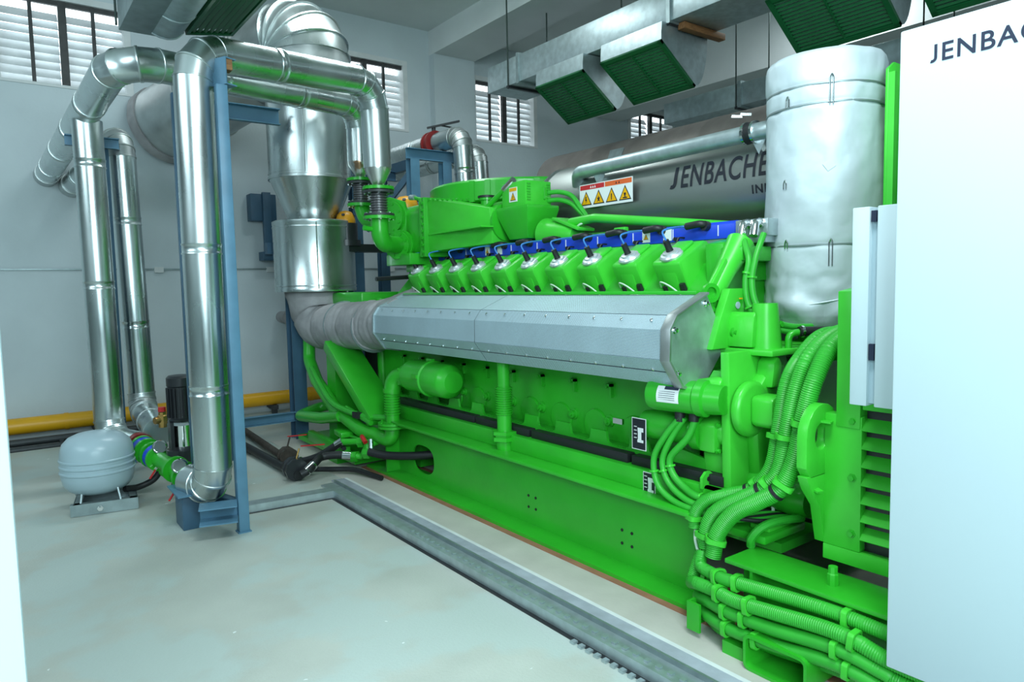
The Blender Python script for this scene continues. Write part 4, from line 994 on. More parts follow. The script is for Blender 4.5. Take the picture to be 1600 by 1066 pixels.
# tapering duct of the cooler: upper sloped face, ridge and lower face
sec = [(5.335, [(3.10, 1.90), (3.10, 2.06), (3.09, 2.36), (3.9, 2.36), (3.9, 1.90)]),
       (4.55, [(3.22, 1.93), (3.22, 2.07), (3.20, 2.21), (3.8, 2.21), (3.8, 1.93)])]
g = G(); R = [[V((x, y, z)) for x, z in p] for y, p in sec]; g.rings(R); part('cooler_duct', g, GREEN3, t, .012)
g = G(); g.prism([(5.33, 2.045), (4.52, 2.055), (4.52, 2.068), (5.33, 2.062)], (3.095, 0, 0), (0, 1, 0), (0, 0, 1), (.12, 0, 0)); part('duct_ridge', g, GREEN3, t)
g = G(); g.box(3.45, 3.9, 4.55, 5.34, 1.84, 1.92); part('cooler_sole', g, GREEN, t, .01)
# round gas mixing body
OFF = V((0, .27, 0))
g = G(); g.lathe([(0, .06), (.0, .135), (.03, .135), (.03, .12), (.12, .13), (.30, .13), (.33, .15), (.36, .15), (.36, .06)], (3.36, 4.62, 2.10), (0, -1, 0), 28); part('mixing_body', g, GREEN, t)
g = G(); g.lathe([(0, .001), (0, .13), (.02, .13), (.05, .10), (.06, .001)], (3.40, 4.42, 2.22), (-.3, 0, 1), 24); part('mixing_dome', g, GREEN, t)
g = G(); g.lathe([(0, .07), (.02, .07), (.02, .05), (.07, .05), (.07, .065), (.09, .065), (.09, .01)], (3.40, 4.60, 2.24), (0, 0, 1), 18); part('filler_neck', g, GREEN, t)
g = G(); g.lathe([(0, .075), (.016, .075), (.02, .06)], (3.40, 4.60, 2.33), (0, 0, 1), 18); part('filler_cap', g, BLACK, t)
g = G(); g.box(3.22, 3.28, 4.50, 4.64, 2.03, 2.11); part('valve_block', g, GREEN, t, .01)
for dz in (0, .05):
    for dy in (0, .07): g = G(); g.hexb((3.22, 4.53+dy, 2.045+dz), (-1, 0, 0), .012, .02); part('flange_bolt', g, GREEN, t)
# throttle box and hopper
g = G(); g.box(3.28, 3.53, 3.92, 4.22, 2.20, 2.385); bx = part('control_box', g, GREEN3, t, .006)
v0 = None
for k in range(7):
    for s_ in (3.31, 3.50):
        g = G(); g.box(s_-.016, s_+.016, 3.914, 3.922, 2.235+.02*k, 2.245+.02*k); part('vent_fin', g, GREEN, bx)
g = G(); g.cyl((3.46, 3.915, 2.25), (3.46, 3.915, 2.34), .008, 8); part('hinge', g, GREEN, bx)
g = G(); g.box(3.276, 3.28, 4.02, 4.12, 2.235, 2.345); s_ = part('box_sticker', g, PAPER, t, label='small white warning sticker')
g = G(); g.box(3.2745, 3.276, 4.025, 4.115, 2.315, 2.34); part('sticker_band', g, SIGNY, s_)
tri_sign(s_, (3.2755, 4.07, 2.245), (0, -1, 0), (0, 0, 1), (-1, 0, 0), .07, 'mark')
g = G(); R = [[V(p) for p in q] for q in ([(3.25, 3.86, 2.20), (3.56, 3.86, 2.20), (3.56, 4.28, 2.20), (3.25, 4.28, 2.20)], [(3.25, 3.86, 2.17), (3.56, 3.86, 2.17), (3.56, 4.28, 2.17), (3.25, 4.28, 2.17)], [(3.30, 3.93, 1.95), (3.52, 3.93, 1.95), (3.52, 4.16, 1.95), (3.30, 4.16, 1.95)])]
g.rings(R); part('hopper', g, GREEN, t, .008)
g = G(); g.lathe([(0, .10), (.02, .12), (.10, .115), (.30, .09), (.36, .07)], (3.42, 3.86, 1.98), (0, -1, -.1), 28); part('bulged_manifold', g, GREEN3, t)
g = G(); g.tube([(3.55, 3.62, 1.90), (3.56, 2.10, 1.86)], .07, 20); part('mixture_manifold', g, GREEN, t)
g = G(); g.tube(arc_path([(3.40, 3.55, 2.04), (3.40, 3.30, 2.05), (3.48, 2.6, 1.96), (3.55, 2.3, 1.92)], .15, 5), .032, 14); part('bypass_pipe', g, GREEN3, t)
g = G(); g.box(3.36, 3.40, 2.98, 3.08, 1.93, 1.965); part('rail_clip', g, GREEN3, t, .006)
g = G(); g.ob((3.42, 3.55, 2.03), (0, 1, .35), (1, 0, 0), (0, -.35, 1), .30, .16, .02); part('manifold_lug', g, GREEN3, t, .004)
for q, z in enumerate((2.30, 2.24)):
    g = G(); corrugated(g, [(3.50, 3.93, z), (3.54, 3.84, z), (3.56, 3.72, z-.04), (3.55, 3.60, 2.15-.03*q), (3.53, 3.50, 2.06)], .019, .012, 10); part('small_conduit', g, GREEN2, t)
g = G(); g.cyl((3.50, 3.52, 2.06), (3.46, 3.44, 2.06), .025, 12); part('plug_connector', g, CHROME, t)
g = G(); g.tube(spline([(3.44, 3.55, 2.03), (3.40, 3.50, 2.00), (3.38, 3.42, 2.02), (3.42, 3.38, 2.04)], 5), .008, 6); part('cable', g, WWIRE, t)
# rods from the mixer
g = G(); g.tube([(3.27, 4.60, 2.14), (3.29, 4.14, 2.375)], .021, 12); part('linkage_rod', g, GREEN, t)
g = G(); g.tube([(3.287, 4.20, 2.345), (3.292, 4.08, 2.405)], .026, 10); part('rod_joint', g, CHROME, t)
g = G(); g.tube([(3.267, 4.66, 2.11), (3.275, 4.56, 2.16)], .026, 10); part('rod_joint', g, CHROME, t)
g = G(); g.tube(spline([(3.08, 5.28, 2.39), (3.14, 5.05, 2.33), (3.20, 4.85, 2.28), (3.28, 4.55, 2.19)], 5), .017, 10); part('vent_pipe', g, GREEN, t)
g = G(); g.cyl((3.08, 5.33, 2.395), (3.08, 5.25, 2.388), .024, 10); part('vent_union', g, GALV, t)
OFF = V((0, 0, 0))
# big round air intake housing
dc = (4.22, 5.45); R_ = .885
g = G(); g.lathe([(0, .6), (0, R_-.03), (.02, R_), (.18, R_), (.20, R_-.02), (.20, .3), (.2, .001)], (dc[0], dc[1], 2.315), n=64); part('intake_drum', g, GREEN, t, smooth=40)
for k, a in enumerate((3.55, 3.72, 3.95, 4.2)):
    p = V((dc[0]+R_*math.cos(a), dc[1]+R_*math.sin(a), 2.41)); g = G(); g.ob(p, (math.cos(a), math.sin(a), 0), (-math.sin(a), math.cos(a), 0), (0, 0, 1), .02, .05, .18); part('drum_rib', g, GREEN, t)
OFF = V((0, 0, 0))
# coolant elbows at the far end
def belows(root, p, r, h, n=8, m=BELL):
    pr = [(0, r*.8)]
    for k in range(n): pr += [(h*(k+.2)/n, r), (h*(k+.5)/n, r), (h*(k+.7)/n, r*.84), (h*(k+.95)/n, r*.84)]
    g = G(); g.lathe(pr+[(h, r*.8)], p, (0, 0, 1), 22); return part('bellows', g, m, root)
def flg(root, p, ax, r, th, m): g = G(); flange(g, p, ax, r, th); return part('flange', g, m, root)
def joint(x, y, z, s=1, elbow=None):
    g = G(); g.cyl((x, y, z), (x, y, z+.05), .05*s, 16); part('neck', g, GREEN, t)
    flg(t, (x, y, z-.0), (0, 0, 1), .135*s, .026, GREEN); flg(t, (x, y, z-.03), (0, 0, 1), .13*s, .02, DARKP)
    belows(t, (x, y, z-.215*s), .075*s, .175*s); flg(t, (x, y, z-.225*s), (0, 0, 1), .13*s, .018, DARKP); flg(t, (x, y, z-.25*s), (0, 0, 1), .138*s, .026, GREEN)
    bolts(t, (x, y, z-.015), (0, 0, 1), .112*s, 8, .011, .075); bolts(t, (x, y, z-.238*s), (0, 0, 1), .112*s, 8, .011, .065)
joint(2.75, 5.56, 2.45)
g = G(); g.tube(arc_path([(2.75, 5.56, 2.20), (2.75, 5.56, 1.98), (3.02, 5.72, 1.98)], .13, 8), .075, 20); part('coolant_elbow', g, GREEN, t)
g = G(); g.cyl((2.60, 5.56, 2.11), (2.70, 5.57, 2.10), .022, 10); part('vent_stub', g, GREEN, t)
ea = V((.88, .47, 0)).normalized()
flg(t, V((3.00, 5.71, 1.98)), ea, .125, .03, GREEN); flg(t, V((3.035, 5.73, 1.98)), ea, .14, .03, GREEN); bolts(t, V((3.0, 5.71, 1.98)), ea, .10, 8, .010, .05, GREEN)
flg(t, V((3.0, 5.86, 2.24)), ea, .15, .03, GREEN); flg(t, V((3.035, 5.875, 2.24)), ea, .16, .03, GREEN); bolts(t, V((3.0, 5.86, 2.24)), ea, .125, 8, .010, .05, GREEN)
g = G(); u_ = V((-ea.y, ea.x, 0)); 
pts = [(-.17, 1.86), (-.02, 1.83), (.14, 1.90), (.17, 2.05), (.20, 2.20), (.24, 2.38), (.10, 2.43), (-.06, 2.38), (-.10, 2.22), (-.17, 2.05)]
g.prism(pts, V((3.06, 5.80, 0)), u_, V((0, 0, 1)), ea*.04); part('blank_plate', g, GREEN, t, .006)
g = G(); g.tube(arc_path([(2.93, 6.30, 2.38), (2.95, 6.25, 2.24), (3.05, 5.95, 2.22)], .1, 6), .07, 18); part('coolant_elbow', g, GREEN, t)
joint(2.93, 6.30, 2.63, .95)
g = G(); g.box(3.0, 3.5, 5.5, 5.95, 1.80, 1.90); part('cooler_shelf', g, GREEN, t, .006)
g = G(); g.box(3.15, 3.6, 5.35, 5.85, 1.74, 1.80); part('cooler_shelf', g, GREEN, t, .006)
for (p, r) in (((3.47, 6.40, 2.36), .125), ((3.05, 6.95, 2.245), .10)):
    g = G(); g.lathe([(0, r), (.03, r*1.02), (.08, r*.9), (.12, r*.6), (.135, .001)], V(p)+V((0, 0, .03)), (0, 0, 1), 22); d = part('yellow_dome', g, ORANGE, t, smooth=50, label='orange-yellow domed cap')
    for k in range(4):
        a = k*PI/2+.9; g = G(); g.lathe([(0, .018), (.012, .018), (.013, .001)], V(p)+V((math.cos(a)*r*.86, math.sin(a)*r*.86, .11)), (math.cos(a)*.6, math.sin(a)*.6, .8), 8); part('dome_bolt', g, DARKP, d)
g = G(); g.lathe([(-.16, .1), (-.16, .15), (-.10, .15), (-.10, .12), (.075, .12), (.075, .05)], (3.05, 6.95, 2.2), n=20); part('dome_base', g, BLACKP, t)
g = G(); g.lathe([(-.4, .1), (-.4, .15), (.09, .15), (.09, .05)], (3.47, 6.40, 2.3), n=20); part('dome_base', g, GREEN, t)
g = G(); g.box(2.8, 3.5, 6.86, 7.05, 1.98, 2.06); part('bearer', g, BLACKP, t)
# ---- far end low
g = G(); g.lathe([(0, .02), (.01, .08), (.05, .122), (.08, .13), (.30, .13), (.31, .142), (.34, .142), (.35, .13), (.62, .13), (.66, .06)], (2.74, 4.40, .885), (0, 1, 0), 28); f = part('oil_filter', g, GREEN, t)
for a in (.2, 1.6, 2.8):
    g = G(); g.bar((2.74-.14*math.cos(a), 4.71, .885+.14*math.sin(a)), (2.74-.14*math.cos(a), 4.79, .885+.14*math.sin(a)), .03, .03); part('clamp_lug', g, GREEN, f)
g = G(); g.tube(arc_path([(2.80, 5.0, .88), (2.68, 5.25, .86), (2.66, 5.26, .72)], .09, 6), .07, 18); part('filter_elbow', g, GREEN, t)
g = G(); flange(g, (2.73, 5.14, .87), (-.4, .85, 0), .095, .025); part('flange', g, GREEN, t); bolts(t, (2.73, 5.14, .87), (-.4, .85, 0), .085, 4, .01, .06, GREEN)
belows(t, (2.66, 5.26, .54), .068, .20, 9, GREEN)
g = G(); g.cyl((2.66, 5.26, .44), (2.66, 5.26, .55), .058, 16); part('sleeve', g, GREEN, t)
g = G(); g.cyl((2.66, 5.26, .73), (2.66, 5.26, .76), .074, 16); part('sleeve', g, GREEN, t)
g = G(); g.lathe([(0, .06), (0, .125), (.02, .125), (.022, .115), (.026, .125), (.046, .125), (.046, .06)], (2.66, 5.26, .43), (0, 0, 1), 24); part('flange', g, GREEN, t); bolts(t, (2.66, 5.26, .453), (0, 0, 1), .105, 6, .01, .06, GREEN)
g = G(); g.tube(arc_path([(2.66, 5.26, .44), (2.64, 5.26, .32), (2.555, 5.66, .36), (2.55, 6.2, .472), (2.60, 6.78, .682), (2.66, 7.12, .86), (2.70, 7.2, 1.15), (2.9, 7.35, 1.24)], .13, 6), .062, 18); part('coolant_return', g, GREEN, t)
g = G(); g.tube(arc_path([(2.52, 6.0, .44), (2.50, 6.45, .36), (2.52, 7.1, .29), (2.80, 7.25, .33), (3.0, 6.9, .40)], .11, 6), .055, 16); part('drain_loop', g, GREEN, t)
g = G(); corrugated(g, [(2.60, 6.9, .80), (2.55, 6.55, .66), (2.50, 6.2, .56), (2.50, 5.95, .52), (2.56, 5.6, .49), (2.68, 5.3, .50)], .028, .02, 10); part('far_conduit', g, GREEN2, t)
g = G(); g.tube([(2.55, 5.95, .52), (2.55, 5.45, .45)], .022, 10); part('small_pipe', g, GREEN, t)
g = G(); g.box(2.50, 2.60, 5.62, 5.72, .47, .52); part('pipe_clip', g, BLACK, t)
g = G(); g.cyl((2.95, 6.75, .30), (2.95, 6.75, 1.18), .13, 20); g.lathe([(0, .13), (0, .17), (.03, .17), (.03, .13)], (2.95, 6.75, 1.08), n=20); part('coolant_column', g, GREEN, t)
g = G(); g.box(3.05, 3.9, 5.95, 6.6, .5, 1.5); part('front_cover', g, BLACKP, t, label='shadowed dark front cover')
g = G(); g.cyl((3.0, 6.1, .5), (3.0, 6.1, 1.5), .05, 14); part('coolant_column', g, GREEN, t)
g = G(); g.lathe([(0, .04), (0, .12), (.03, .12), (.03, .07), (.12, .07), (.12, .04)], (2.9, 6.35, 1.0), (0, 0, 1), 20); part('flange', g, GREEN, t)
g = G(); g.tube([(2.9, 5.98, 1.68), (3.3, 5.98, 1.70)], .02, 8); part('tie_bar', g, BLACKP, t)
g = G(); g.box(2.85, 3.3, 6.2, 7.0, 1.40, 1.56); part('bearing_bracket', g, GREEN, t, .02)
# second bellows pipe
g = G(); g.cyl((2.75, 3.79, .90), (2.75, 3.79, 1.12), .042, 16); part('riser', g, GREEN, t)
g = G(); g.cyl((2.75, 3.79, .58), (2.75, 3.79, .73), .05, 16); part('riser', g, GREEN, t)
belows(t, (2.75, 3.79, .73), .058, .19, 12, GREEN)
g = G(); g.lathe([(0, .05), (0, .09), (.025, .09), (.027, .075), (.04, .075), (.042, .09), (.065, .09), (.065, .05)], (2.75, 3.79, .555), n=6); part('union_nut', g, GREEN, t)
g = G(); g.tube(arc_path([(2.75, 3.79, .56), (2.75, 3.79, .475), (2.86, 3.79, .46)], .06, 6), .058, 16); part('riser_elbow', g, GREEN, t)
# ball valves and hose ends at the far manifold
mv = thing('valve_manifold', 'small green manifold with a red handle where the black floor hoses end', 'valve', (2.5, 5.4, .1))
for pts, r in (([(2.42, 5.79, .25), (2.52, 5.62, .27), (2.60, 5.4, .30)], .03), ([(2.43, 5.61, .16), (2.50, 5.54, .15), (2.52, 5.48, .25), (2.6, 5.4, .3)], .028), ([(2.50, 5.42, .21), (2.52, 5.46, .16), (2.52, 5.48, .27)], .03)):
    g = G(); g.tube(arc_path(pts, .04, 4), r, 12); part('hose_tail', g, GREEN, mv)
for p in ((2.46, 5.60, .15), (2.505, 5.44, .20), (2.52, 5.58, .27)):
    g = G(); g.lathe([(-.03, .03), (-.03, .048), (.03, .048), (.03, .03)], p, (.5, -.85, .1), 6); part('union_nut', g, GREEN, mv)
g = G(); g.tube(spline([(2.49, 5.51, .335), (2.48, 5.47, .33), (2.48, 5.42, .30)], 4), .02, 8); part('handle', g, RED, mv, label='red handle')
g = G(); g.tube([(2.50, 5.95, .29), (2.55, 5.6, .28), (2.6, 5.38, .31)], .014, 8); part('small_pipe', g, GREEN, mv)
g = G(); g.cyl((2.52, 5.40, .24), (2.52, 5.40, .33), .02, 8); part('valve_stem', g, CHROME, mv)
g = G(); g.ob((2.50, 5.92, .30), (.1, 1, 0), (1, 0, 0), (0, 0, 1), .22, .12, .05); part('valve_block', g, GREEN, mv, .01)

# ================================================================== near end of the engine
t = EN
def rpoly(cx, cz, pts): return [(cx+a, cz+b) for a, b in pts]
g = G(); g.xz([(2.80, .60), (2.78, 1.26), (3.24, 1.26), (3.27, 1.18), (4.2, 1.18), (4.2, .55), (2.9, .52)], 2.02, 2.07); part('flywheel_plate', g, GREEN3, t, .006)
g = G(); g.xz([(2.95, .50), (2.95, 1.15), (4.1, 1.15), (4.1, .50)], 2.07, 2.32); part('flywheel_housing', g, GREEN, t)
g = G(); g.xz([(2.90, 1.05), (2.94, .66), (2.98, .60), (3.14, .60), (3.16, 1.18), (3.05, 1.20)], 1.955, 2.03); part('gear_cover', g, GREEN3, t, .02)
g = G(); g.lathe([(0, .135), (.03, .135), (.045, .12), (.05, .07), (.052, .001)], (2.90, 2.0, .985), (0, -1, 0), 32); part('starter_flange', g, GREEN3, t, .006)
g = G(); g.xz(rrect(.14, .15, .03), 1.83, 1.95); 
g.v = [(x+2.915, y, z+.985) for x, y, z in g.v]; part('gear_knob', g, GREEN3, t, .02, 40)
g = G(); g.xz([(2.98, 1.08), (3.06, 1.08), (3.07, 1.20), (3.035, 1.235), (3.0, 1.20)], 1.92, 2.02); part('lifting_lug', g, GREEN3, t, .015)
for (x, z, r) in ((3.08, .74, .018), (3.02, .715, .016), (3.02, .675, .024), (3.12, .665, .014)):
    g = G(); g.lathe([(0, r*1.5), (.012, r*1.4), (.013, r*.8), (.004, r*.8), (.004, .001)], (x, 1.955, z), (0, -1, 0), 14); part('bolt_boss', g, GREEN, t)
# starter motor with label
g = G(); g.lathe([(0, .03), (.005, .075), (.03, .082), (.26, .082), (.27, .09), (.31, .09), (.32, .075), (.40, .07)], (2.69, 2.42, 1.035), (.18, -1, 0), 26); s_ = part('starter_motor', g, GREEN, t)
g = G(); n_ = 6; vs_ = []; 
for k in range(n_+1):
    a = 2.45+1.0*k/n_; c0 = V((2.705, 2.33, 1.035)); c1 = V((2.727, 2.21, 1.035)); o_ = V((math.cos(a), 0, math.sin(a)))*.0845
    vs_ += [c0+o_, c1+o_]
g.add(vs_, [(2*k, 2*k+1, 2*k+3, 2*k+2) for k in range(n_)]); part('starter_label', g, PAPER, s_, label='white label with a blue band')
g = G(); vs_ = []
for k in range(4):
    a = 2.45+.22*k/3; o_ = V((math.cos(a), 0, math.sin(a)))*.0855; vs_ += [V((2.7125, 2.29, 1.035))+o_, V((2.7262, 2.214, 1.035))+o_]
g.add(vs_, [(2*k, 2*k+1, 2*k+3, 2*k+2) for k in range(3)]); part('label_band', g, NAVY, s_)
for q in range(5):
    g = G(); a = 2.78+.12*q; a2 = a+.03; o_, o2 = V((math.cos(a), 0, math.sin(a)))*.0852, V((math.cos(a2), 0, math.sin(a2)))*.0852
    g.add([V((2.708, 2.318, 1.035))+o_, V((2.724, 2.23, 1.035))+o_, V((2.724, 2.23, 1.035))+o2, V((2.708, 2.318, 1.035))+o2], [(0, 1, 2, 3)]); part('label_line', g, NAVY, s_)
g = G(); g.box(2.72, 2.80, 2.03, 2.16, .985, 1.06); g.lathe([(0, .03), (.10, .05), (.14, .05)], (2.78, 2.2, 1.09), (.2, -1, 0), 16); part('solenoid', g, GREEN3, s_, .008)
g = G(); g.xz([(2.78, 1.09), (2.85, 1.16), (2.90, 1.03)], 2.05, 2.16); part('starter_rib', g, GREEN, s_)
# oil pump body below
g = G(); g.lathe([(0, .07), (.05, .078), (.30, .078), (.31, .095), (.36, .095)], (2.80, 2.56, .845), (.12, -1, 0), 22); part('oil_pump', g, GREEN, t)
g = G(); g.xz([(2.78, .76), (2.78, .90), (2.84, .93), (2.90, .93), (2.93, .76)], 2.10, 2.20); part('pump_block', g, GREEN3, t, .015)
g = G(); g.lathe([(0, .07), (.03, .075), (.07, .06), (.09, .02)], (2.865, 2.11, .86), (.1, -1, 0), 20); part('pump_cover', g, GREEN3, t)
for (x, z) in ((2.80, .90), (2.915, .905), (2.80, .775), (2.88, .77)):
    g = G(); g.hexb((x, 2.10, z), (0, -1, 0), .011, .018); part('pump_bolt', g, GREEN, t)
g = G(); g.xz([(2.86, .50), (2.84, .76), (2.95, .76), (3.0, .50)], 2.06, 2.22); part('pump_column', g, GREEN3, t, .02)
g = G(); g.box(2.72, 2.735, 2.66, 2.73, .83, .86); part('small_plug', g, CHROME, t)
nameplate(t, 2.535, .80, 2.72, .10, .17)
g = G(); g.lathe([(0, .09), (.10, .10), (.30, .10), (.36, .08)], (3.02, 2.06, .60), (-.1, -1, -.05), 20); part('pump_foot', g, GREEN, t)
g = G(); g.xz([(2.74, .585), (2.74, .64), (2.77, .665), (2.80, .665), (2.85, .63), (2.85, .585)], 2.14, 2.155); part('mount_tab', g, GREEN3, t)
g = G(); g.cyl((2.785, 2.139, .63), (2.785, 2.135, .63), .012, 10); part('tab_hole', g, BLACK, t)
# rail end block (hollow)
g = G(); g.box(2.76, 2.78, 2.0, 2.14, .49, .60); g.box(2.76, 2.93, 2.0, 2.14, .585, .60); g.box(2.91, 2.93, 2.0, 2.14, .49, .60); part('rail_end_block', g, GREEN, t)
for k, x in enumerate((3.0, 3.055)):
    g = G(); g.tube([(x, 1.92, .655), (x-.02, 1.90, .62), (x-.045, 1.89, .59)], .017, 12); g.lathe([(0, .023), (.02, .023)], (x-.012, 1.91, .635), (-.6, -.2, -.7), 8); c = part('cable_gland', g, CHROME, t, label='chrome cable gland')
    g = G(); g.tube([(x-.045, 1.89, .59), (x-.06, 1.885, .53), (x-.06, 1.88, .45)], .008, 8); part('gland_cable', g, WWIRE, c)
# upper flank behind the conduits
g = G(); g.xz([(3.10, 1.26), (3.16, 1.50), (3.14, 1.80), (3.45, 1.86), (3.75, 1.80), (3.75, 1.26)], 2.32, 2.44); part('bank_end_plate', g, GREEN, t, .01)
g = G(); g.xz([(2.84, 1.26), (2.90, 1.40), (2.98, 1.56), (3.10, 1.56), (3.10, 1.26)], 2.16, 2.21); part('bank_bracket', g, GREEN3, t, .008)
g = G(); g.xz([(2.96, 1.27), (2.98, 1.42), (3.0, 1.45), (3.02, 1.27)], 2.02, 2.17); part('bank_rib', g, GREEN3, t, .015)
g = G(); g.tube([(2.97, 2.27, 1.50), (3.10, 2.27, 1.66), (3.22, 2.27, 1.80)], [.05, .055, .075], 20); part('slant_strut', g, GREEN3, t)
g = G(); g.xz([(2.86, 1.40), (2.92, 1.56), (3.06, 1.72), (3.10, 1.66), (2.99, 1.48), (2.93, 1.36)], 2.24, 2.27); part('bank_flange', g, GREEN3, t, .008)
g = G(); g.box(3.14, 3.40, 2.20, 2.34, 1.70, 1.78); part('rail_foot', g, GREEN, t, .01)
for (x, z) in ((2.90, 1.54), (2.945, 1.49)):
    g = G(); g.lathe([(0, .03), (0, .05), (.02, .05), (.02, .03), (.004, .03), (.004, .001)], (x+.02, 2.24, z), (-.3, -1, 0), 16); part('core_plug', g, GREEN, t)
for (x, y, z) in ((3.12, 2.0, 1.38), (2.99, 2.14, 1.34)):
    g = G(); g.lathe([(0, .03), (.012, .03), (.014, .02), (.03, .02), (.03, .001)], (x, y, z), (-.2, -1, 0), 12); g.hexb(V((x, y-.03, z)), (-.2, -1, 0), .013, .015); part('bracket_bolt', g, GREEN, t)
g = G(); g.lathe([(0, .08), (.06, .075), (.22, .06)], (3.07, 2.02, 1.265), (0, 0, 1), 20); part('post_boss', g, GREEN3, t)
g = G(); g.box(2.95, 3.7, 1.9, 2.2, 1.235, 1.265); part('top_shelf', g, GREEN3, t, .008)
g = G(); g.tube(arc_path([(3.13, 1.93, 1.255), (3.13, 1.93, 1.335), (3.24, 1.86, 1.35)], .035, 5), .017, 12); part('water_elbow', g, GREEN, t)
g = G(); g.cyl((3.17, 1.90, 1.345), (3.40, 1.76, 1.34), .024, 14); part('rubber_sleeve', g, BLACK, t)
for k in (.06, .94):
    p = V((3.17, 1.90, 1.345)).lerp(V((3.40, 1.76, 1.34)), k); g = G(); g.lathe([(-.006, .024), (-.006, .029), (.006, .029), (.006, .024)], p, (.85, -.5, 0), 14); part('hose_clip', g, CHROME, t)
g = G(); g.tube(arc_path([(3.38, 1.77, 1.34), (3.46, 1.73, 1.34), (3.46, 1.73, 1.45)], .04, 5), .028, 12); part('water_elbow', g, GREEN, t)
g = G(); g.lathe([(0, .018), (.003, .018), (.004, .001)], (3.04, 2.158, 1.475), (0, -1, 0), 18); part('round_sticker', g, TANK, t)
g = G(); g.box(3.05, 3.07, 2.15, 2.157, 1.505, 1.512); part('tag', g, YELLOW, t)
# black boots on the shroud loop
for (x, y, z, dx) in ((2.735, 2.27, .99, -.02), (2.745, 2.19, 1.0, .015)):
    g = G(); g.tube([(x+.01, y+.01, z+.06), (x, y, z), (x-.01, y-.0, z-.085)], [.026, .03, .024], 12); part('hose_boot', g, BLACK, t, label='black rubber boot')

# ================================================================== cloth-wrapped canister
jc = thing('wrapped_canister', 'tall canister wrapped in pale silver cloth at the near end of the engine', 'canister', (3.68, 2.07, 1.3))
def jn(t_, a):
    k = 1+.030*noise.noise((math.cos(a)*2.2, math.sin(a)*2.2, t_*3.2))+.020*noise.noise((math.cos(a)*5, math.sin(a)*5, t_*8))+.010*noise.noise((math.cos(a)*14+t_*5, math.sin(a)*14, t_*16))
    for q, am in ((.45, .02), (1.16, .022), (1.255, .022)): k -= am*math.exp(-((t_-q)/.012)**2)
    da = (a-3.05+PI) % (2*PI)-PI; k += .10*math.exp(-(da/.30)**2)*math.exp(-((t_-.15)/.05)**2)
    if t_ < .30: k += .10*(1-t_/.30)*noise.noise((math.cos(a)*3.0+t_*4, math.sin(a)*3.0, 3+t_*9))+.04*noise.noise((math.cos(a)*7-t_*9, math.sin(a)*7, t_*14))
    return k
pr = [(0, .02), (.0, .20), (.01, .255), (.03, .285), (.06, .29)]
pr += [(.06+.0155*k, .298) for k in range(1, 84)]+[(1.385, .297), (1.41, .292), (1.428, .278), (1.438, .25), (1.446, .15), (1.45, .001)]
g = G(); g.lathe(pr, (3.68, 2.07, 1.325), n=72, fn=jn); part('cloth_wrap', g, SILV, jc, smooth=80)
for z in (.45, 1.16, 1.255):
    g = G(); g.lathe([(-.004, .288), (-.004, .2985), (.004, .2985), (.004, .288)], (3.68, 2.07, 1.325+z), n=56); part('binding_wire', g, GALVD, jc)
g = G(); g.tube(spline([V((3.68+math.cos(a_)*.300, 2.07+math.sin(a_)*.300, 1.42+.055*(a_-2.6))) for a_ in [2.7+.22*q for q in range(11)]], 4), .0045, 8); part('hem_cord', g, SILV, jc)
va = math.atan2(-2.07, -3.68)
for (a, z, l) in ((va+.10, 1.21, .13), (va-.62, 1.18, .04), (va-.66, .76, .03), (va-.62, .45, .03), (va+.12, .40, .12)):
    p = V((3.68+math.cos(a)*.304, 2.07+math.sin(a)*.304, 1.325+z)); tn = V((-math.sin(a), math.cos(a), 0))
    for s_ in (-.008, .008):
        g = G(); g.tube([p+tn*s_+V((0, 0, -l/2)), p+tn*s_+V((0, 0, l/2))], .0032, 6); part('wire_hook', g, CHROME, jc)
    g = G(); g.tube(spline([p+tn*-.008+V((0, 0, l/2)), p+V((0, 0, l/2+.016)), p+tn*.008+V((0, 0, l/2))], 4), .0032, 6); part('wire_hook', g, CHROME, jc)
g = G(); 
a = va+.08; p = V((3.68+math.cos(a)*.301, 2.07+math.sin(a)*.301, 2.17)); tn = V((-math.sin(a), math.cos(a), 0)); g.ob(p, tn+V((0, 0, .7)), V((0, 0, 1))-tn*.7, (math.cos(a), math.sin(a), 0), .045, .045, .003); part('cloth_patch', g, SILV, jc)
g = G(); g.cyl((3.68, 2.07, 1.16), (3.68, 2.07, 1.35), .12, 20); part('canister_neck', g, GREEN, jc)
# green back plate behind the canister
bp = thing('back_plate', 'tall bright green tapered plate standing behind the wrapped canister', 'plate', (3.9, 1.7, 1.5))
g = G(); g.xz([(3.60, 1.26), (3.60, 2.62), (3.66, 2.66), (3.735, 2.66), (3.79, 2.60), (3.93, 1.75), (3.93, 1.26)], 1.70, 1.716); part('plate_sheet', g, GREEN3, bp, .004)
g = G(); g.box(3.60, 3.63, 1.67, 1.70, 1.26, 2.60); part('plate_edge', g, GREEN3, bp)
for k in range(2):
    g = G(); corrugated(g, [(3.83+.05*k, 1.62, 1.3), (3.83+.05*k, 1.62, 1.8), (3.86+.05*k, 1.62, 2.1), (3.98+.05*k, 1.58, 2.25)], .022, .014, 10); part('small_conduit', g, GREEN2, bp)
g = G(); g.box(3.78, 3.95, 1.58, 1.66, 2.06, 2.075); part('conduit_clip', g, GREEN3, bp)
for k in range(9):
    g = G(); g.box(4.0, 4.4, 1.5, 1.52, 1.9+.09*k, 1.925+.09*k); part('grille_rod', g, GALV, bp)

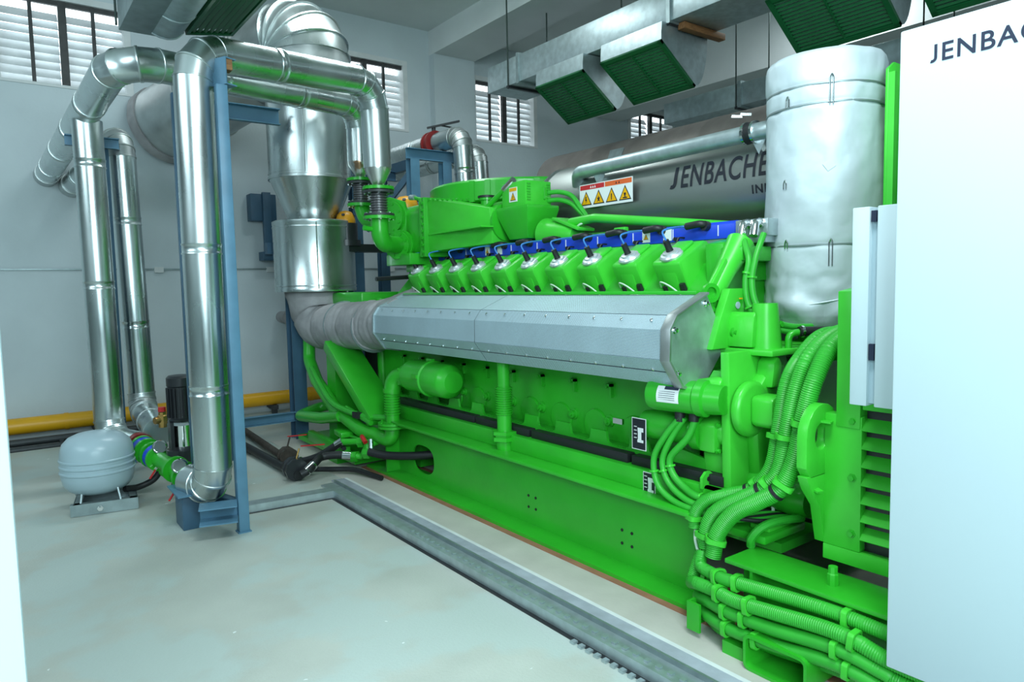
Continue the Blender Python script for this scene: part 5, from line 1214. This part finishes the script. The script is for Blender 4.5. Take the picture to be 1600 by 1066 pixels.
# ================================================================== alternator
al = thing('alternator', 'green alternator housing with louvred side panel beside the white cabinet', 'alternator', (3.4, 0, .43))
g = G(); g.box(2.78, 4.25, -1.2, 1.46, .46, 1.50); part('housing', g, GREEN, al, .01)
g = G(); g.box(2.735, 2.80, -1.2, 1.52, .435, .50); part('bottom_rail', g, GREEN3, al, .004)
g = G(); g.box(2.735, 2.80, 1.365, 1.52, .50, 1.05); part('corner_post', g, GREEN3, al, .004)
g = G(); g.xz([(2.73, 1.0), (2.73, 1.55), (2.82, 1.56), (2.82, 1.0)], 1.37, 1.47); part('corner_post', g, GREEN3, al, .006)
g = G(); g.box(2.735, 2.80, -1.2, 1.365, 1.08, 1.14); part('top_rail', g, GREEN3, al, .004)
g = G(); g.box(2.775, 2.782, -1.2, 1.365, .50, 1.08); part('panel_back', g, BLACKP, al, label='dark interior behind the louvre slats')
s0 = None
for k in range(7):
    if s0 is None:
        g = G(); g.ob((2.755, .32, .575), (0, 1, 0), (-.72, 0, -.69), (.69, 0, -.72), 2.09, .062, .005); s0 = part('louvre_slat', g, GREEN3, al)
    else: dup(s0, (0, 0, .074*k))
for z in (.57, .80, 1.03):
    g = G(); g.hexb((2.735, 1.40, z), (-1, 0, 0), .012, .014); part('panel_bolt', g, GREEN, al)
# lifting eye
n_ = 18; eo = [(math.cos(a)*.12, math.sin(a)*.12) for a in [PI*1.0-PI*.95*k/n_ for k in range(n_+1)]]
cx_, cz_ = 2.72, .955
out_ = [(cx_-.12, .80-.0), ]+[(cx_+a, cz_+b) for a, b in eo]+[(cx_+.12, .50), (cx_+.02, .50), (cx_-.02, .70)]
hn = 20; hh = [(cx_-.015+.045*math.cos(2*PI*k/hn), cz_+.055*math.sin(2*PI*k/hn)) for k in range(hn)]
ang = lambda p: math.atan2(p[1]-cz_, p[0]-cx_)
# ring plate with a real eye: sweep outer outline sampled at the same angles as the hole
def outer_at(a):
    c, s = math.cos(a), math.sin(a)
    if s >= -.2: return (cx_+.125*c, cz_+.135*s)
    return (cx_+.125*max(-1, min(1, c*1.25)), max(.79, cz_+.17*s*1.2))
ou_ = [outer_at(2*PI*k/hn) for k in range(hn)]
yy = (1.515, 1.56)
vs_ = [(x, yy[0], z) for x, z in hh]+[(x, yy[0], z) for x, z in ou_]+[(x, yy[1], z) for x, z in hh]+[(x, yy[1], z) for x, z in ou_]
fs = []
for k in range(hn):
    j = (k+1) % hn; fs += [(k, j, hn+j, hn+k), (2*hn+j, 2*hn+k, 3*hn+k, 3*hn+j), (k, 2*hn+k, 2*hn+j, j), (hn+k, hn+j, 3*hn+j, 3*hn+k)]
g = G(); g.add(vs_, fs); part('lifting_eye', g, GREEN3, al, .004)
g = G(); g.xz([(2.60, .80), (2.85, .80), (2.85, .50), (2.74, .50), (2.70, .66), (2.63, .74)], 1.515, 1.56); part('eye_web', g, GREEN3, al, .004)
# fan guard mesh behind the hoses
g = G(); 
for k in range(12): g.box(2.95, 2.97, 1.47+.0, 1.475, .5, .9) if False else g.bar((2.84+.055*k, 1.475, .52), (2.99+.055*k, 1.475, .95), .006, .006, (0, 1, 0)); 
for k in range(12): g.bar((2.99+.055*k, 1.478, .52), (2.84+.055*k, 1.478, .95), .006, .006, (0, 1, 0))
part('fan_guard', g, BLACKP, al, stuff=True)
s0 = None
for r_ in range(5):
    for c_ in range(5):
        if s0 is None:
            g = G(); g.ob((2.88, 1.462, 1.10), (.15, 0, 1), (1, 0, -.15), (0, 1, 0), .05, .018, .004); s0 = part('vent_slot', g, BLACK, al)
        elif r_ or c_: dup(s0, (.032*c_+.008*r_, 0, .062*r_))

# ================================================================== conduits
def conduit(label, pts, r, group, pitch=.009, parts=(), m=GREEN2, plain_ends=True, name='conduit', straps=()):
    P = [V(p) for p in pts]
    t = thing(name, label, 'conduit', tuple(P[0]), group)
    g = G(); corrugated(g, P, r, pitch, 14); part('corrugated_hose', g, m, t, smooth=50)
    sp_ = spline(P, 10)
    for k in straps:
        i = max(1, min(len(sp_)-2, int(k*(len(sp_)-1)))); d = (sp_[i+1]-sp_[i-1]).normalized()
        a_ = V((0, 0, 1)); u = d.cross(a_).normalized(); v = u.cross(d)
        g = G(); w_ = r*1.22; o_ = rrect(2*w_, 2*w_, w_*.45, 3); i_ = rrect(2*r*1.02, 2*r*1.02, r*.9, 3)
        L_ = .022 if r > .02 else .010
        R = [[sp_[i]+u*a+v*b-d*L_/2 for a, b in i_], [sp_[i]+u*a+v*b-d*L_/2 for a, b in o_], [sp_[i]+u*a+v*b+d*L_/2 for a, b in o_], [sp_[i]+u*a+v*b+d*L_/2 for a, b in i_]]
        g.rings(R, closed=False, cap=False); part('strap_clip', g, GREEN3, t)
    return t
LA = [(2.60, 2.03, .345), (2.575, 2.02, .285), (2.54, 1.94, .285), (2.50, 1.85, .300), (2.50, 1.744, .308), (2.50, 1.577, .322), (2.50, 1.374, .335), (2.50, 1.25, .335), (2.50, 1.10, .33), (2.50, .6, .32), (2.50, -.2, .32)]
LB = [(2.63, 2.06, .32), (2.59, 2.08, .19), (2.53, 2.02, .215), (2.48, 1.876, .243), (2.455, 1.747, .246), (2.445, 1.558, .268), (2.445, 1.356, .288), (2.445, 1.234, .286), (2.45, 1.12, .262), (2.46, .95, .25), (2.47, .5, .25), (2.47, -.2, .25)]
LC = [(2.64, 2.0, .20), (2.56, 2.02, .145), (2.50, 1.92, .170), (2.465, 1.80, .180), (2.455, 1.70, .186), (2.445, 1.557, .199), (2.445, 1.355, .224), (2.445, 1.233, .225), (2.45, 1.13, .208), (2.46, .95, .19), (2.47, -.2, .185)]
LD = [(2.62, 2.02, .14), (2.54, 1.99, .10), (2.48, 1.869, .106), (2.455, 1.747, .112), (2.445, 1.556, .132), (2.445, 1.354, .162), (2.445, 1.231, .165), (2.45, 1.13, .148), (2.46, .95, .12), (2.47, -.2, .115)]
LE = [(2.58, 1.97, .045), (2.53, 1.87, .048), (2.52, 1.744, .065), (2.52, 1.568, .077), (2.52, 1.364, .10), (2.53, 1.15, .10), (2.55, .8, .08), (2.55, -.2, .06)]
for lab, P_, r in (('topmost thick green corrugated conduit right under the skid ledge', LA, .029), ('second thick green corrugated conduit below the skid ledge, bulging left', LB, .030),
                   ('third green corrugated conduit down under the skid ledge', LC, .028), ('fourth green corrugated conduit under the ledge, just above the lowest', LD, .028)):
    conduit(lab, P_, r, 'conduits bundled under the skid ledge', straps=(.30, .405, .645) if P_ is not LA else (.285, .385, .67))
conduit('lowest green corrugated conduit under the ledge, half hidden behind the pocket', LE, .025, 'conduits bundled under the skid ledge')
T3 = [(3.35, 1.56, 1.36), (3.05, 1.545, 1.37), (2.85, 1.555, 1.315), (2.75, 1.57, 1.19), (2.72, 1.60, 1.028), (2.70, 1.63, .834), (2.675, 1.68, .705), (2.65, 1.77, .632), (2.625, 1.877, .556), (2.60, 1.945, .45), (2.585, 1.96, .34)]
T2 = [(3.35, 1.66, 1.35), (3.05, 1.645, 1.355), (2.85, 1.65, 1.275), (2.78, 1.668, 1.15), (2.74, 1.69, .957), (2.72, 1.715, .77), (2.695, 1.77, .685), (2.67, 1.872, .615), (2.645, 1.99, .53), (2.63, 2.03, .44), (2.625, 2.03, .35)]
T1 = [(3.4, 1.75, 1.33), (3.1, 1.74, 1.34), (2.92, 1.745, 1.246), (2.84, 1.76, 1.137), (2.79, 1.765, .94), (2.765, 1.785, .762), (2.735, 1.857, .655), (2.70, 1.972, .605), (2.67, 2.066, .56), (2.655, 2.115, .49), (2.65, 2.115, .42)]
for lab, P_, r in (('rightmost of the three thick conduits running down beside the lifting eye', T3, .038), ('middle of the three thick conduits running down beside the lifting eye', T2, .035), ('left and thinnest of the three conduits running down beside the lifting eye', T1, .031)):
    c = conduit(lab, P_, r, 'thick conduits beside the lifting eye', straps=(.42, .585, .93))
    sp_ = spline([V(p) for p in P_], 10); i = int(.62*len(sp_)); d = (sp_[i+1]-sp_[i-1]).normalized()
    g = G(); g.lathe([(-.008, r*.9), (-.008, r*1.06), (.008, r*1.06), (.008, r*.9)], sp_[i], d, 16); part('tape_band', g, BLACK, c, label='black tape band')
g = G(); g.bar((2.70, 1.60, .755), (2.66, 1.49, .735), .03, .008); g.bar((2.70, 1.58, 1.02), (2.72, 1.48, 1.015), .03, .008); part('conduit_bracket', g, GREEN3, al)
L1 = [(2.72, 2.264, .925), (2.70, 2.337, .829), (2.69, 2.406, .701), (2.685, 2.381, .574), (2.68, 2.28, .512), (2.67, 2.133, .50), (2.72, 1.97, .50)]
L2 = [(2.735, 2.248, .925), (2.715, 2.325, .796), (2.705, 2.363, .69), (2.70, 2.33, .60), (2.69, 2.24, .545), (2.68, 2.122, .525), (2.73, 1.96, .52)]
L3 = [(2.742, 2.185, .927), (2.73, 2.224, .828), (2.72, 2.322, .713), (2.715, 2.305, .635), (2.705, 2.216, .58), (2.69, 2.111, .56), (2.75, 1.95, .545)]
for lab, P_, r in (('outermost of three green hoses looping below the shroud end', L1, .0165), ('middle of three green hoses looping below the shroud end', L2, .0165), ('inner thicker green hose looping below the shroud end', L3, .0185)):
    conduit(lab, P_, r, 'green hoses looping below the shroud', .009, straps=(.43, .84))
K1 = [(3.21, 2.245, 1.835), (3.16, 2.20, 1.78), (3.12, 2.15, 1.70), (3.10, 2.155, 1.594), (3.10, 2.14, 1.482), (3.12, 2.085, 1.395), (3.20, 2.0, 1.345), (3.30, 1.93, 1.33)]
K2 = [(3.21, 2.125, 1.835), (3.17, 2.12, 1.78), (3.13, 2.12, 1.70), (3.11, 2.125, 1.593), (3.11, 2.10, 1.481), (3.14, 2.04, 1.405), (3.22, 1.98, 1.365), (3.33, 1.92, 1.36)]
conduit('left of two slim green conduits hanging from chrome glands by the canister', K1, .0165, 'slim conduits by the canister', .009, straps=(.38, .60))
conduit('right of two slim green conduits hanging from chrome glands by the canister', K2, .0165, 'slim conduits by the canister', .009, straps=(.40, .62))
# small terminal tray between hoses and ledge
tt = thing('terminal_tray', 'green cable tray full of thin cables behind the curved conduits', 'tray', (2.85, 1.9, .42))
g = G(); g.box(2.72, 3.05, 1.78, 2.0, .41, .45); part('tray_body', g, GREEN, tt, .01)
for k in range(5):
    g = G(); g.tube(spline([(2.66, 2.02-.03*k, .44+.02*k), (2.78, 1.95-.03*k, .50), (2.95, 1.90-.03*k, .49), (3.1, 1.84-.03*k, .44)], 6), .010, 8); part('cable', g, GREEN2 if k % 2 else BLACK, tt)
g = G(); g.box(2.78, 2.98, 1.80, 1.90, .45, .475); part('tray_lid', g, GREEN3, tt, .006)
g = G(); corrugated(g, [(2.70, 1.84, .40), (2.69, 1.83, .44), (2.72, 1.80, .49), (2.80, 1.77, .51), (2.95, 1.74, .50)], .02, .010, 10); part('small_conduit', g, GREEN2, tt)
g = G(); g.tube(spline([(2.65, 2.11, .42), (2.635, 2.10, .37), (2.61, 2.06, .32), (2.59, 2.03, .29)], 5), .007, 8); part('cable', g, WWIRE, tt)
g = G(); g.tube(spline([(2.655, 2.105, .42), (2.645, 2.09, .37), (2.62, 2.05, .32), (2.60, 2.02, .29)], 5), .006, 8); part('cable', g, GREEN3, tt)

# ================================================================== white cabinets
cb = thing('control_cabinet', 'tall white control cabinet with black lettering in the right foreground', 'cabinet', (2.6, 0, 0))
g = G(); g.box(2.42, 2.72, -1.6, 1.09, .27, 2.38); part('cabinet_body', g, WHITE, cb, .012)
g = G(); g.box(2.40, 2.42, -1.6, 1.10, .262, 2.385); part('cabinet_door', g, WHITE, cb, .006)
g = G(); g.box(2.50, 2.70, -1.4, .9, 0, .27); part('plinth', g, GREEN, cb)
vs_, fs = word(.054, .452, .16)
g = G(); g.add([(2.3995-max(0, c)*.5, 1.016-a, 2.262+b) for a, b, c in vs_], fs); part('lettering', g, NAVY, cb)
g = G(); g.box(2.555, 2.70, 1.10, 1.235, 1.13, 1.855); part('side_panel', g, WHITE, cb, .004)
g = G(); g.box(2.555, 2.70, 1.262, 1.325, 1.13, 1.855); part('side_panel', g, WHITE, cb, .004)
g = G(); g.box(2.575, 2.70, 1.235, 1.262, 1.14, 1.84); part('panel_gap', g, TANK, cb)
g = G(); g.box(2.558, 2.576, 1.24, 1.258, 1.80, 1.84); part('latch', g, NAVY, cb); g = G(); g.box(2.558, 2.576, 1.24, 1.258, 1.30, 1.36); part('latch', g, NAVY, cb)
lc = thing('equipment_cabinet', 'pale white cabinet edge at the far left foreground', 'cabinet', (-.3, 1.4, 0))
g = G(); g.box(-.62, .0, 1.22, 1.62, .0, 2.0); part('cabinet_body', g, WHITE, lc, .006)
g = G(); g.box(-.62, .012, 1.20, 1.225, .03, 1.98); part('cabinet_door', g, WHITE, lc, .006)

# ================================================================== groups of like things
for nm, gr in (('insulated_pipe', 'foil-clad pipes'), ('duct_diffuser', 'green-louvred hoods under the air ducts'), ('air_duct', 'overhead air ducts'), ('trench_pipe', 'black pipes in the floor trench'),
               ('floor_pipe', 'dark pipes on the floor ending in valves'), ('rubber_hose', 'black rubber hoses'), ('pipe_stand', 'blue steel stands'), ('floor_channel', 'galvanised floor channels')):
    for o in COL.objects:
        if o.parent is None and o.name.split('.')[0] == nm: o['group'] = gr
